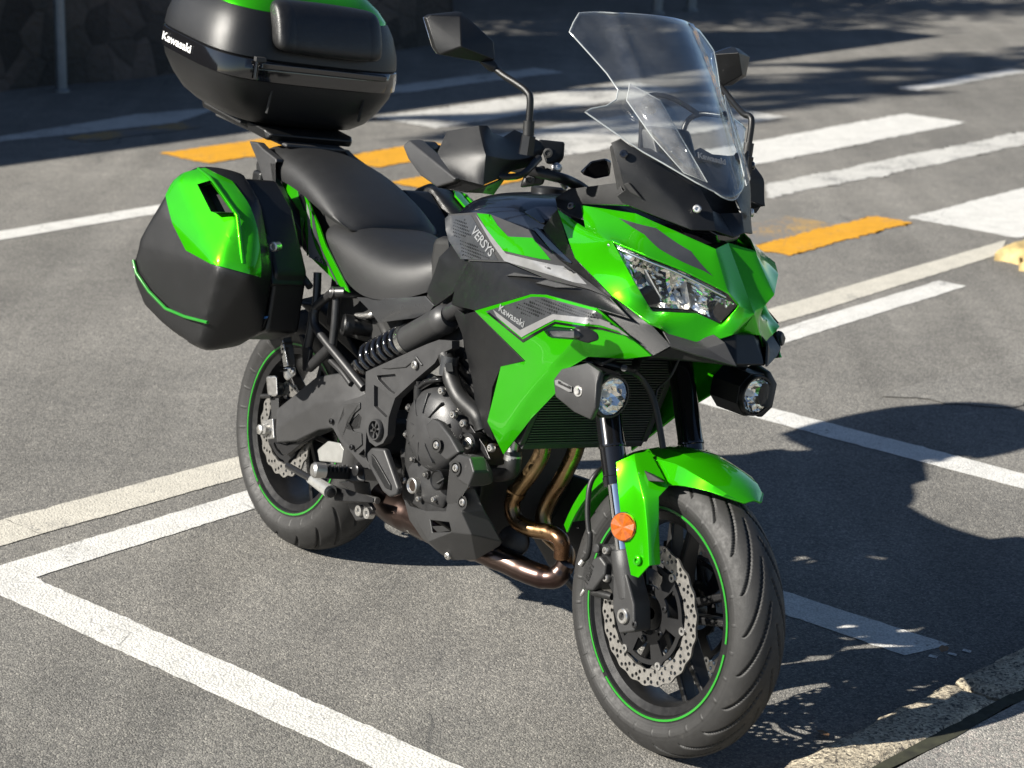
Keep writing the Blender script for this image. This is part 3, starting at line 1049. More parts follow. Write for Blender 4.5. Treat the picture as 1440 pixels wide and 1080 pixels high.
def wheel(name, loc, half, hw, rr, grooves, gdir, front):
    bm = bmesh.new()
    fl = rr + 0.002
    lathe_bm(bm, (0, 0, 0), (0, 1, 0), [(-hw, fl), (-hw, rr - 0.010), (-hw + 0.007, rr - 0.014), (-hw + 0.012, rr - 0.030), (-hw * 0.45, rr - 0.037), (hw * 0.45, rr - 0.037),
             (hw - 0.012, rr - 0.030), (hw - 0.007, rr - 0.014), (hw, rr - 0.010), (hw, fl), (hw - 0.004, rr), (-hw + 0.004, rr), (-hw, fl)], 96)
    w = finish(bm, name, 'wheel', bike, ang=40)
    w.location = loc
    tyre('tyre', half, grooves, 1500, gdir, w)
    for s in (-1, 1):
        bm = bmesh.new()
        for a0, a1 in ((0.05, 1.95), (2.0, 4.08), (4.13, 6.23)):
            ring_bm(bm, s * (hw + 0.0002), s * (hw + 0.0018), rr - 0.0068, rr - 0.0022, a0, a1, 120)
        finish(bm, 'rim_stripe', 'green_stripe', w, ang=40)
    lathe('hub', (0, -0.062, 0), (0, 1, 0), [(0, 0.012), (0, 0.034), (0.02, 0.036), (0.035, 0.044), (0.089, 0.044), (0.104, 0.036), (0.124, 0.034), (0.124, 0.012)], 'wheel', w, 28)
    base = None
    for k in range(5):
        for s in (-1, 1):
            a = 2 * pi * k / 5 + (0.35 if front else 0.1)
            if base is None or True:
                bm = hull_bm([(0.035, yy, s * (0.012 + 0.010 * q)) for yy in (-0.026, 0.026) for q in (-1, 1)] +
                             [(rr - 0.030, yy, s * (0.030 + 0.007 * q)) for yy in (-0.014, 0.014) for q in (-1, 1)])
                bmesh.ops.rotate(bm, cent=(0, 0, 0), matrix=Matrix.Rotation(-a, 3, 'Y'), verts=bm.verts)
                finish(bm, 'spoke', 'wheel', w, bev=0.004)
    return w

FRONT_HALF = [(0, .300), (.014, .2988), (.028, .2950), (.041, .2870), (.051, .2755), (.0575, .262), (.0605, .250), (.0590, .240), (.0545, .231), (.0500, .2245), (.046, .220)]
REAR_HALF = [(0, .312), (.018, .3105), (.036, .306), (.053, .297), (.067, .284), (.0765, .269), (.080, .256), (.0785, .245), (.074, .235), (.070, .2265), (.065, .220)]
fw_ = wheel('front_wheel', (0, 0, 0), FRONT_HALF, 0.050, 0.2235, (0.070, 21, 0.62, 0.0029, 0.0055), 1, True)
fw_.matrix_local = ST @ Matrix.Translation(FAX)
rw_ = wheel('rear_wheel', RAX, REAR_HALF, 0.070, 0.2235, (0.092, 18, 0.52, 0.0040, 0.0050), -1, False)
HO = [(0.1420, 0.05), (0.1335, 0.30), (0.1250, 0.55), (0.1185, 0.95), (0.1395, 0.55)]
for s in (-1, 1):
    petal_disc('brake_disc', fw_, s * 0.066, 0.1475, 0.1135, 22, 0.0019, HO, 0.005)
    disc_carrier('disc_carrier', fw_, s * 0.066, 0.116, 0.043, 6, 0.0055)
    for k in range(6):
        t = 2 * pi * k / 6
        lathe('disc_bobbin', (0.1085 * cos(t), s * 0.062, 0.1085 * sin(t)), (0, s, 0), [(0, 0.0035), (0, 0.0085), (0.009, 0.0085), (0.009, 0.0035), (0.002, 0.0035)], 'alu', fw_, 14)
        t += 0.5
        bolt('disc_bolt', (0.054 * cos(t), s * 0.068, 0.054 * sin(t)), (0, s, 0), 0.0075, 'black_metal', fw_)
petal_disc('brake_disc', rw_, -0.088, 0.121, 0.088, 18, 0.003, [(0.115, 0.0), (0.106, 0.3), (0.097, 0.6)], 0.005)
disc_carrier('disc_carrier', rw_, -0.088, 0.091, 0.043, 5, 0.0055)
lathe('sprocket', (0, 0.09, 0), (0, 1, 0), [(0, 0.04), (0, 0.105), (0.006, 0.105), (0.006, 0.04)], 'alu', rw_, 46)

# ---- fork
axd = st_axis
def fork_pt(y, s):
    return Vector((FAX.x, y, FAX.z)) + axd * s
for sd in (-1, 1):
    y = sd * 0.1075
    o = lathe('fork_slider', fork_pt(y, 0), axd, [(0.10, 0.0205), (0.33, 0.0205)], 'chrome', bike, 32)
    steer_obj(o)
    o = lathe('fork_tube', fork_pt(y, 0), axd, [(0.268, 0.021), (0.268, 0.0285), (0.285, 0.0285), (0.287, 0.0265), (0.345, 0.0265), (0.347, 0.0285), (0.352, 0.0285), (0.356, 0.0272), (0.78, 0.0272), (0.78, 0)], 'fork', bike, 36)
    steer_obj(o)
    o = lathe('fork_foot', fork_pt(y, 0), axd, [(0.035, 0), (0.035, 0.026), (0.095, 0.030), (0.13, 0.030), (0.134, 0.0275), (0.134, 0.02)], 'plastic_grey', bike, 28)
    steer_obj(o)
    pts = []
    for (a, b) in ((-0.034, -0.026), (0.020, -0.036), (0.050, -0.028), (0.085, -0.022)):
        for yy in (-0.024, 0.022):
            p = fork_pt(y + sd * 0.0 + yy * 1.0, a)
            pts += [p + Vector((cos(RAKE), 0, sin(RAKE))) * b, p - Vector((cos(RAKE), 0, sin(RAKE))) * b * 0.95]
    o = hull('axle_clamp', pts, 'plastic_grey', bike, bev=0.005)
    steer_obj(o)
    o = lathe('axle_nut', (FAX.x, y + sd * 0.022, FAX.z), (0, sd, 0), [(0, 0.016), (0.008, 0.016), (0.010, 0.014), (0.010, 0.0085), (0.001, 0.008), (0.001, 0)], 'alu', bike, 24)
    steer_obj(o)
    steer_obj(bolt('pinch_bolt', (FAX.x + 0.035, y + sd * 0.022, FAX.z - 0.006), (0, sd, 0), 0.008, 'black_metal', bike))
o = hull('fork_yoke', [(1.195 + dx, yy, 0.835 + dz) for dx in (-0.05, 0.05) for yy in (-0.145, 0.145) for dz in (-0.025, 0.02)], 'black_metal', bike, bev=0.012)
steer_obj(o)
tube('steering_stem', [(1.165, 0, 0.80), (1.04, 0, 1.07)], 0.03, 'black_metal', bike, curve=False)

# ---- calipers on the fork feet
for mir in (False, True):
    sg = -1 if mir else 1
    cal = plate('brake_caliper', [(1.2573,-0.118,0.3083),(1.2584,-0.118,0.339),(1.2716,-0.118,0.3746),(1.2909,-0.118,0.3872),(1.3149,-0.118,0.3754),(1.316,-0.118,0.3518),(1.2976,-0.118,0.3237),(1.2878,-0.118,0.3092),(1.2674,-0.118,0.3024)], 0.075, 'plastic_grey', bike, bev=0.006, mir=False)
    brk = plate('caliper_bracket', [(1.265,-0.102,0.4014),(1.3142,-0.102,0.4221),(1.3332,-0.102,0.3744),(1.3531,-0.102,0.3252),(1.3357,-0.102,0.3114),(1.3089,-0.102,0.3345),(1.2885,-0.102,0.38)], 0.03, 'plastic', bike, bev=0.004)
    parts_ = [cal, brk]
    if mir:
        for o in parts_:
            o.data.transform(Matrix.Scale(-1, 4, (0, 1, 0)))
            o.data.flip_normals()
            o.data.transform(ST @ Matrix.Identity(4))
bolt('caliper_bolt', (1.2981,-0.103,0.3999), (0, -1, 0), .0095, 'alu', bike, .010)
bolt('caliper_bolt', (1.3117,-0.103,0.3451), (0, -1, 0), .0095, 'alu', bike, .010)
lathe('caliper_pin', (1.2706,-0.098,0.3961), (0, -1, 0), [(0, 0), (0, .010), (.014, .010), (.016, .008), (.016, 0)], 'plastic_grey', bike, 16)
lathe('caliper_pin', (1.2811,-0.1,0.3022), (1, 0, 0.15), [(-.012, 0), (-.012, .008), (0, .0095), (.02, .008), (.03, .009), (.05, .007), (.05, 0)], 'rubber', bike, 14)
lathe('bleed_nipple', (1.2532,-0.11,0.3004), (-.3, -.2, -1), [(0, 0), (0, .004), (.012, .004), (.016, .003), (.016, 0)], 'alu', bike, 10)
lettering('caliper_lettering', 'NISSIN', (1.2703,-0.1205,0.318), (1.2801,-0.1205,0.3623), (-.75, 0, .45), 'dark', bike, .020, .2, .0004)
tube('brake_hose', [(1.2373,-0.112,0.3593), (1.2512,-0.115,0.3728), (1.2568,-0.118,0.3948), (1.2542,-0.12,0.4222), (1.2486,-0.12,0.4273), (1.2337,-0.12,0.4708), (1.2239,-0.115,0.5191), (1.2232,-0.1,0.5458), (1.2038,-0.06,0.5565), (1.1859,-0.04,0.5717)], .0058, 'rubber', bike, 10)
lathe('hose_fitting', (1.2385,-0.112,0.3596), (-.4, -.3, -1), [(0, 0), (0, .007), (.012, .007), (.014, .004), (.014, 0)], 'alu', bike, 12)
tube('hose_fitting_pipe', [(1.2404,-0.112,0.3619), (1.2516,-0.115,0.3761), (1.2566,-0.118,0.3907)], .0042, 'alu', bike, 8)

# ---- front mudguard: arched shell over the tyre plus the arms down the fork legs
def guard_pt(phi, y, r):
    return (FAX.x + r * cos(phi), y, FAX.z + r * sin(phi))
rows = []
NPH = 22
for k in range(NPH):
    t = k / (NPH - 1)
    deg = 58.5 + t * 105
    phi = radians(deg)
    w = 0.079 * min(1.0, 0.30 + 0.70 * math.sqrt(max(0.0, (deg - 58.5) / 16)))
    r0 = 0.3425 - 0.002 * max(0, 1 - abs(deg - 78) / 12) + 0.004 * max(0, t - 0.6)
    drop = min(0.078, 0.004 + 0.0021 * (deg - 58.5)) if deg < 112 else max(0.045, 0.078 - 0.0022 * (deg - 112))
    rows.append([guard_pt(phi, 0, r0), guard_pt(phi, -w * 0.50, r0 - 0.003 - drop * 0.03), guard_pt(phi, -w * 0.86, r0 - 0.007 - drop * 0.22), guard_pt(phi, -w, r0 - drop)])
verts, faces = [], []
for rw in rows:
    full = [(p[0], -p[1], p[2]) for p in rw[:0:-1]] + rw
    verts += full
for k in range(NPH - 1):
    for q in range(6):
        a = k * 7 + q
        faces.append((a, a + 1, a + 8, a + 7))
mg = mk('front_mudguard', verts, faces, 'green', bike, solid=0.004, off=-1, bev=0.0015, ang=22)
steer_obj(mg)
arm = {'a': (1.3071,-0.128,0.592), 'a1': (1.3407,-0.138,0.5371), 'a2': (1.3701,-0.14,0.4725), 'a3': (1.4221,-0.142,0.389),
       'b': (1.3324,-0.105,0.6159), 'b1': (1.3722,-0.125,0.5857), 'b2': (1.4138,-0.132,0.5418), 'b3': (1.4415,-0.135,0.4877), 'b4': (1.4629,-0.136,0.4218), 'b5': (1.4443,-0.142,0.3909),
       'c': (1.3457,-0.078,0.625), 'c1': (1.4285,-0.088,0.5743), 'c2': (1.4272,-0.108,0.5535), 'c3': (1.4425,-0.11,0.4934), 'c4': (1.4668,-0.112,0.4244)}
steer_l = mkd('mudguard_arm', arm, ['a b b1 a1', 'a1 b1 b2 a2', 'a2 b2 b3', 'a2 b3 b4 a3', 'a3 b4 b5', 'b c c1 b1', 'b1 c1 c2 b2', 'b2 c2 c3 b3', 'b3 c3 c4 b4'], 'green', bike, solid=0.004, off=0, bev=0.0015, mir=True, cc=.75)
hull('mudguard_vent', [(1.3908,-0.126,0.5989),(1.41,-0.128,0.5821),(1.4425,-0.112,0.5884),(1.4099,-0.112,0.5948)] + [(1.3757,-0.112,0.5943),(1.3929,-0.112,0.5767),(1.4299,-0.1,0.5843),(1.3972,-0.1,0.5908)], 'dark', bike, bev=0.002)
bolt('mudguard_bolt', (1.4345,-0.143,0.4244), (0.1, -1, 0), .010, 'green', bike, .006)
lathe('side_reflector', (1.383,-0.148,0.4788), (.35, -1, .05), [(-.004, 0), (-.004, .0285), (.003, .0285), (.0045, .0265)], 'amber', bike, 32)
RC_ = Vector((1.383,-0.148,0.4788))
_a, _u, _w = frame_of((.35, -1, .05))
bm = bmesh.new()
ring_ = [bm.verts.new(RC_ + _a * (.0045 if k % 2 else .0072) + (_u * cos(pi * k / 6) + _w * sin(pi * k / 6)) * .0268) for k in range(12)]
mid_ = bm.verts.new(RC_ + _a * .0060)
for k in range(12):
    bm.faces.new((ring_[k], ring_[(k + 1) % 12], mid_))
finish(bm, 'reflector_prisms', 'amber', bike, smooth=False)
lathe('reflector_bracket', (1.3786,-0.144,0.4773), (.35, -1, .05), [(-.012, 0), (-.012, .030), (-.002, .0302), (.002, .0302), (.002, .026)], 'rubber', bike, 32)

# ---- swingarm and rear axle
SW = [(0.0051,-0.13,0.3666), (0.0929,-0.134,0.4303), (0.181,-0.138,0.4959), (0.2812,-0.142,0.5292), (0.3786,-0.145,0.5258), (0.4396,-0.145,0.5025)]
SM = [(0.0433,-0.146,0.321), (0.134,-0.152,0.384), (0.2272,-0.158,0.4395), (0.3235,-0.16,0.4729), (0.411,-0.158,0.4759), (0.4647,-0.155,0.4628)]
SB = [(0.0256,-0.13,0.284), (0.125,-0.136,0.3141), (0.2261,-0.142,0.3698), (0.3189,-0.146,0.4026), (0.4101,-0.148,0.4172), (0.4637,-0.148,0.4239)]
verts = SW + SM + SB + [(p[0], -.092, p[2] ) for p in SW] + [(p[0], -.092, p[2]) for p in SB]
faces = []
for k in range(5):
    faces += [(k, k + 1, 7 + k, 6 + k), (6 + k, 7 + k, 13 + k, 12 + k), (k, 18 + k, 19 + k, k + 1), (12 + k, 13 + k, 25 + k, 24 + k), (18 + k, 24 + k, 25 + k, 19 + k)]
faces += [(0, 6, 12, 24, 18), (5, 23, 29, 17, 11)]
mk('swingarm', verts, faces, 'swing', bike, bev=0.006, mir=True)
hull('swingarm_bridge', [(0.36 + a, y, 0.42 + b) for a in (0, .1) for y in (-.13, .13) for b in (-.05, .04)], 'swing', bike, bev=0.015)
plate('chain_adjuster', [(-0.0354,-0.14,0.326),(0.0116,-0.14,0.3446),(0.0295,-0.14,0.2964),(-0.0127,-0.14,0.2829)], .02, 'alu', bike, bev=0.003)
lathe('rear_axle_nut', (-0.0153,-0.141,0.3083), (0, -1, 0), [(0, 0), (0, .020), (.004, .020), (.004, .0145), (.018, .0135), (.020, .010), (.020, 0)], 'alu', bike, 6)
lathe('rear_axle', (0, -.155, .312), (0, 1, 0), [(0, 0), (0, .0115), (.31, .0115), (.31, 0)], 'alu', bike, 16)
hull('rear_caliper', [(-0.0689,-0.125,0.4348),(-0.0181,-0.125,0.4499),(-0.0007,-0.125,0.3998),(-0.0465,-0.125,0.3846)] + [(-0.1571,-0.07,0.4133),(-0.1052,-0.07,0.4287),(-0.0875,-0.07,0.3776),(-0.1342,-0.07,0.3621)], 'alu', bike, bev=0.006)
tube('rear_caliper_pin', [(-0.0836,-0.12,0.3788), (-0.0365,-0.12,0.3907)], .006, 'rubber', bike, curve=False)
hull('rear_caliper_bracket', [(-0.0574,-0.112,0.3802),(-0.0166,-0.112,0.3958),(-0.0008,-0.112,0.34),(-0.034,-0.112,0.326)] + [(-0.0765,-0.1,0.3753),(-0.0355,-0.1,0.3909),(-0.0196,-0.1,0.3349),(-0.053,-0.1,0.3208)], 'plastic_grey', bike, bev=0.004)
plate('lower_caliper_stay', [(-0.0065,-0.115,0.2758),(0.0551,-0.115,0.2848),(0.1148,-0.115,0.3165),(0.182,-0.115,0.35),(0.1756,-0.115,0.3381),(0.1177,-0.115,0.3045),(0.0612,-0.115,0.2605),(0.0377,-0.115,0.2566)], .015, 'black_metal', bike, bev=0.003)
hull('rear_hugger', [(x, y, z) for x, z in ((-.05, .64), (.06, .655), (.2, .62), (.3, .55)) for y in (-.085, .085)] + [(x, 0, z + .02) for x, z in ((-.05, .64), (.06, .655), (.2, .62), (.3, .55))], 'plastic', bike, bev=0.01)
hull('tail_mudguard', [(x, y, z) for x, z in ((-.28, .86), (-.30, .80), (-.42, .52), (-.45, .52), (-.34, .86)) for y in (-.07, .07)], 'plastic', bike, bev=0.01)
hull('tail_light', [(-.36 + a, y, .90 + b) for a in (0, .05) for y in (-.07, .07) for b in (-.03, .03)], 'plastic', bike, bev=0.012)

# ---- engine
hull('engine_crankcase', [(.56, -.13, .50), (.56, .13, .50), (.60, -.14, .30), (.60, .14, .30), (.86, -.14, .28), (.86, .14, .28), (.885, -.13, .40), (.885, .13, .40), (.87, -.14, .60), (.87, .14, .60), (.62, -.13, .60), (.62, .13, .60)], 'engine', bike, bev=0.015)
hull('engine_cylinder_block', [(.70, -.13, .58), (.70, .13, .58), (.885, -.13, .50), (.885, .13, .50), (.955, -.14, .76), (.955, .14, .76), (.80, -.14, .80), (.80, .14, .80)], 'engine', bike, bev=0.012)
for k in range(5):
    z0 = .585 + k * .022
    hull('cylinder_fin', [(.69 + .3 * k * .022, y, z0) for y in (-.138, .138)] + [(.90 + .25 * k * .022, y, z0 - .07) for y in (-.138, .138)] + [(.69 + .3 * k * .022, y, z0 + .006) for y in (-.138, .138)] + [(.90 + .25 * k * .022, y, z0 - .064) for y in (-.138, .138)], 'engine', bike)
CC = Vector((0.7141,-0.188,0.5059))
cw = lathe('clutch_cover', CC + Vector((0, .065, 0)), (0.06, -1, 0.04), [(-.02, .104), (.0, .104), (.012, .103), (.016, .1), (.028, .098), (.043, .088), (.056, .066), (.063, .04), (.065, .015), (.065, 0)], 'engine_grey', bike, 56)
lathe('cover_flange', CC + Vector((0, .065, 0)), (0.06, -1, 0.04), [(-.03, .112), (-.004, .112), (-.001, .109), (-.001, .09)], 'engine_grey', bike, 56)
for k in range(9):
    a = 2 * pi * k / 9 + 0.35
    n_ = Vector((cos(a), 0, sin(a)))
    tt = Vector((-sin(a), 0, cos(a)))
    p0, p1 = CC + n_ * .034 + Vector((0, -.0005, 0)), CC + n_ * .080 + Vector((0, .0165, 0))
    hull('cover_rib', [p0 + Vector((0, -.003, 0)), p0 + tt * .002 + Vector((0, .006, 0)), p0 - tt * .002 + Vector((0, .006, 0)), p1 + tt * .005 + Vector((0, .006, 0)), p1 - tt * .005 + Vector((0, .006, 0)), p1 + tt * .0015 + Vector((0, -.0065, 0)), p1 - tt * .0015 + Vector((0, -.0065, 0))], 'engine_grey', bike, bev=0.0012)
for k in range(11):
    a = 2 * pi * k / 11 + 0.1
    lathe('cover_bolt_boss', CC + Vector((cos(a) * .110, .05, sin(a) * .110)), (0, -1, 0), [(-.03, .010), (.018, .0095), (.018, 0)], 'engine', bike, 12)
    bolt('cover_bolt', CC + Vector((cos(a) * .110, .033, sin(a) * .110)), (0, -1, 0), .0052, 'alu', bike, .007)
lathe('clutch_arm_boss', (0.6493,-0.165,0.5784), (0, -.2, 1), [(-.05, .014), (0, .012), (.012, .010), (.014, .006), (.022, .006), (.022, 0)], 'engine', bike, 14)
tube('clutch_cable', [(0.6502,-0.17,0.5836), (0.6853,-0.175,0.6071), (0.7246,-0.17,0.6217), (0.7249,-0.15,0.6228), (0.7337,-0.12,0.6337)], .0045, 'black_metal', bike, 8)
hull('clutch_lever_arm', [(0.6383,-0.168,0.5856),(0.6722,-0.172,0.6087),(0.7178,-0.172,0.6268),(0.7272,-0.172,0.6223),(0.6824,-0.172,0.6015),(0.6532,-0.168,0.5769)] + [(0.6273,-0.16,0.5828),(0.6614,-0.164,0.6061),(0.7071,-0.164,0.6242),(0.7165,-0.164,0.6197),(0.6716,-0.164,0.5988),(0.6423,-0.16,0.5742)], 'black_metal', bike, bev=0.002)
# lower cover with sight glass and filler cap
bm = hull_bm([(0.5692,-0.128,0.3832),(0.6297,-0.14,0.379),(0.6991,-0.146,0.4095),(0.7791,-0.15,0.4322),(0.806,-0.152,0.3879),(0.7835,-0.142,0.3337),(0.6918,-0.142,0.3248),(0.6035,-0.132,0.3443),(0.7083,-0.154,0.3647),(0.7756,-0.16,0.3793)] + [(0.5367,-0.12,0.4174),(0.7325,-0.12,0.4499),(0.7644,-0.12,0.3747),(0.7561,-0.12,0.3193),(0.5871,-0.12,0.3392)])
bmesh.ops.triangulate(bm, faces=bm.faces)
for _ in range(3):
    bmesh.ops.subdivide_edges(bm, edges=[e for e in bm.edges if e.calc_length() > .02], cuts=1)
    bmesh.ops.triangulate(bm, faces=[f for f in bm.faces if len(f.verts) > 3])
for _ in range(3):
    bmesh.ops.smooth_vert(bm, verts=bm.verts, factor=.5, use_axis_x=True, use_axis_y=True, use_axis_z=True)
finish(bm, 'sump_cover', 'engine_grey', bike, ang=50)
lathe('oil_sight_glass', (0.6695,-0.15,0.3586), (.05, -1, 0), [(-.02, 0), (-.02, .0185), (.012, .0185), (.014, .016), (.011, .013), (.010, .0125), (.010, 0)], 'alu', bike, 24)
lathe('sight_glass_lens', (0.6722,-0.152,0.3595), (.05, -1, 0), [(0, 0), (0, .0125), (.0095, .0125), (.0105, 0)], 'amber' if 0 else 'collector', bike, 20)
lathe('oil_filler_cap', (0.7797,-0.166,0.4042), (.05, -1, 0), [(-.03, 0), (-.03, .0235), (.010, .0235), (.013, .021), (.010, .0185), (.009, 0)], 'plastic', bike, 28)
hull('oil_cap_grip', [(0.7768,-0.174,0.3978),(0.802,-0.174,0.416),(0.8029,-0.174,0.4126),(0.7784,-0.174,0.3947)] + [(0.786,-0.181,0.4007),(0.8112,-0.181,0.4189),(0.8121,-0.181,0.4155),(0.7877,-0.181,0.3975)], 'plastic_grey', bike, bev=0.001)
for pt in [(0.6071,-0.136,0.353),(0.6868,-0.146,0.3315),(0.7494,-0.15,0.3491)]:
    bolt('case_bolt', pt, (0, -1, 0), .0072, 'alu', bike, .008)
# engine mount bracket and bolts at the right of the cover
hull('engine_mount', [(0.8349,-0.17,0.5461),(0.8576,-0.17,0.5572),(0.9243,-0.17,0.5245),(0.9557,-0.17,0.4979),(0.8742,-0.17,0.4903),(0.8392,-0.17,0.5114)] + [(0.783,-0.13,0.5318),(0.8061,-0.13,0.5431),(0.8738,-0.13,0.5099),(0.9056,-0.13,0.4829),(0.8229,-0.13,0.4752),(0.7874,-0.13,0.4966)], 'black_metal', bike, bev=0.004)
lathe('mount_rubber', (0.8827,-0.17,0.5172), (.1, -1, 0), [(-.02, 0), (-.02, .024), (.016, .024), (.020, .020), (.020, 0)], 'rubber', bike, 26)
lathe('mount_bolt', (0.8926,-0.19,0.5202), (.1, -1, 0), [(-.012, 0), (-.012, .013), (.004, .013), (.006, .009), (.012, .009), (.012, .005), (.005, .004), (.005, 0)], 'alu', bike, 18)
for pt in [(0.7409,-0.165,0.6004),(0.797,-0.165,0.5602),(0.8501,-0.175,0.5538),(0.9628,-0.178,0.5291)]:
    bolt('mount_bolt', pt, (.1, -1, 0), .0095, 'alu', bike, .010)
# coolant hose sweeping down behind the shroud
tube('coolant_hose', [(0.732,-0.165,0.6793), (0.7511,-0.168,0.6621), (0.7698,-0.168,0.6329), (0.8127,-0.168,0.6003), (0.8776,-0.165,0.5787), (0.8956,-0.16,0.552)], [.019, .019, .0195, .019, .018], 'rubber', bike, 16)
lathe('hose_clamp_label', (0.7521,-0.168,0.6613), (0.02, 0, -1), [(-.022, .0200), (.022, .0200)], 'grey_print', bike, 20)
tube('hose_clamp', [(0.7138,-0.165,0.6764), (0.7492,-0.165,0.6857)], .012, 'rubber', bike, curve=False)
hull('hose_label_mark', [(0.7639,-0.19,0.6698),(0.7899,-0.19,0.6761),(0.7989,-0.19,0.6591),(0.7747,-0.19,0.6523)] + [(0.7585,-0.186,0.6686),(0.7846,-0.186,0.6748),(0.7936,-0.186,0.6579),(0.7694,-0.186,0.651)], 'dark_print', bike)
# water outlet under the radiator
lathe('radiator_outlet', (0.9955,-0.15,0.5386), (0, 0, -1), [(-.02, .012), (.02, .012)], 'alu', bike, 18)
tube('radiator_hose', [(0.9993,-0.15,0.5296), (1.0044,-0.15,0.506), (0.9981,-0.148,0.4881), (0.9632,-0.14,0.4714), (0.8515,-0.1,0.4359)], .0185, 'rubber', bike, 16)
lathe('hose_band', (1.0015,-0.15,0.5177), (0, 0, -1), [(-.006, .0195), (.006, .0195)], 'alu', bike, 20)

# ---- crash slider, lower cowl
U1 = [(0.7874,-0.235,0.5333),(0.8024,-0.232,0.5536),(0.8385,-0.235,0.554),(0.8958,-0.245,0.5372),(0.9411,-0.25,0.5146),(0.9037,-0.25,0.4862),(0.8611,-0.245,0.496),(0.8285,-0.24,0.4945),(0.81,-0.238,0.5124)]
hull('crash_guard_blade', U1 + [(p[0], p[1] + .018, p[2]) for p in U1], 'plastic_grey', bike, bev=0.005)
L1 = [(0.9059,-0.25,0.4808),(0.9446,-0.255,0.5117),(0.995,-0.262,0.52),(1.0242,-0.268,0.4949),(1.0088,-0.265,0.4583),(0.9619,-0.258,0.4589)]
L2 = [(0.9641,-0.23,0.5106),(0.9898,-0.19,0.4854),(0.9999,-0.19,0.4608),(0.9745,-0.22,0.4469)]
hull('crash_guard_block', L1 + L2 + [(p[0], p[1] + .04, p[2]) for p in L1], 'plastic_grey', bike, bev=0.005)
hull('crash_guard_stay', [(0.9017,-0.24,0.4819),(0.9448,-0.245,0.4716),(0.9813,-0.24,0.447),(0.879,-0.2,0.3647),(0.8567,-0.2,0.3786)] + [(0.8495,-0.2,0.4663),(0.8867,-0.2,0.4538),(0.9302,-0.2,0.4308),(0.8402,-0.17,0.3518),(0.8176,-0.17,0.3659)], 'plastic_grey', bike, bev=0.004)
for pt in [(0.8618,-0.252,0.5089),(0.9546,-0.262,0.4838),(0.939,-0.218,0.4011)]:
    lathe('guard_bolt_cup', pt, (.1, -1, 0), [(.002, .0165), (.003, .0165), (.003, .0115), (-.006, .011), (-.006, 0)], 'dark', bike, 22)
    bolt('guard_bolt', Vector(pt) + Vector((0, .002, 0)), (.1, -1, 0), .0085, 'alu', bike, .007)
hull('guard_strut', [(0.8529,-0.235,0.496),(0.8634,-0.24,0.5233),(0.8685,-0.24,0.5237),(0.9081,-0.245,0.5014),(0.9025,-0.245,0.4968)] + [(0.8463,-0.23,0.4941),(0.8568,-0.235,0.5214),(0.8619,-0.235,0.5218),(0.9016,-0.24,0.4995),(0.8959,-0.24,0.4949)], 'alu', bike)
cowl = {'a': (0.6375,-0.155,0.3172), 'b': (0.6891,-0.175,0.3162), 'c': (0.7662,-0.185,0.3291), 'd': (0.853,-0.195,0.3546), 'e': (0.8605,-0.2,0.3771), 'f': (0.9168,-0.215,0.4264), 'g': (0.9539,-0.205,0.4369),
        'h': (0.9631,-0.175,0.389), 'i': (0.9725,-0.12,0.3169), 'j': (0.9655,-0.118,0.3043), 'k': (0.905,-0.13,0.2546), 'l': (0.8328,-0.14,0.2299), 'm': (0.8043,-0.15,0.235), 'n': (0.7404,-0.165,0.2554), 'o': (0.6834,-0.165,0.2804),
        'p': (0.935,-0.215,0.377), 'q': (0.9563,-0.195,0.3319), 'r': (0.884,-0.205,0.3382), 's': (0.8973,-0.205,0.3191), 't': (0.8019,-0.19,0.2679), 'u': (0.7157,-0.18,0.3042), 'v': (0.7945,-0.19,0.3154), 'w': (0.8093,-0.19,0.2912)}
mkd('lower_cowl', cowl, ['a b u o', 'b c v u', 'c d r v', 'd e f p r', 'f g h p', 'h i q p', 'i j k q', 'k l s q', 'p q s r', 'l m t s', 'm n t', 'n o u t', 'u v w t', 'w s t'], 'plastic_grey', bike, solid=0.006, off=-1, bev=0.0035, mir=False)
hull('cowl_slot', [(0.7982,-0.186,0.3022),(0.8465,-0.192,0.3183),(0.88,-0.196,0.3175),(0.8297,-0.19,0.2975)] + [(0.7798,-0.172,0.2959),(0.8256,-0.176,0.3112),(0.8567,-0.178,0.3094),(0.8114,-0.176,0.2912)], 'dark', bike)
bolt('cowl_bolt', (0.8317,-0.152,0.2423), (.1, -1, -.3), .009, 'alu', bike, .007)
hull('lower_cowl_far', [(.62, .14, .42), (.70, .15, .30), (.90, .13, .20), (1.02, .11, .28), (.98, .16, .44), (.62, .12, .42), (.70, .13, .30), (.90, .11, .20), (1.02, .09, .28), (.98, .14, .44)], 'plastic_grey', bike, bev=0.006)

# ---- exhaust
HR = .0185
tube('exhaust_header', [(0.9953,-0.065,0.5419), (0.9922,-0.065,0.5157), (0.9707,-0.068,0.4715), (0.9385,-0.07,0.4238), (0.9262,-0.07,0.3867), (0.9439,-0.065,0.3556), (0.9886,-0.055,0.3481), (1.0349,-0.045,0.3543), (1.0738,-0.04,0.3483), (1.0748,-0.03,0.3098)], HR, 'bronze', bike, 18)
tube('exhaust_header', [(1.0076,0.02,0.5436), (1.0009,0.02,0.5162), (0.9847,0.012,0.4604), (0.9622,0.005,0.4075), (0.9558,0.0,0.3668), (0.9718,0.0,0.3352), (1.016,0.002,0.3203), (1.0482,0.004,0.3097), (1.0582,0.0,0.2796), (1.0365,-0.01,0.2498)], HR, 'bronze', bike, 18)
lathe('header_ring', (0.9338,-0.07,0.4163), (.35, 0, .9), [(-.006, .0215), (.006, .0215)], 'bronze', bike, 20)
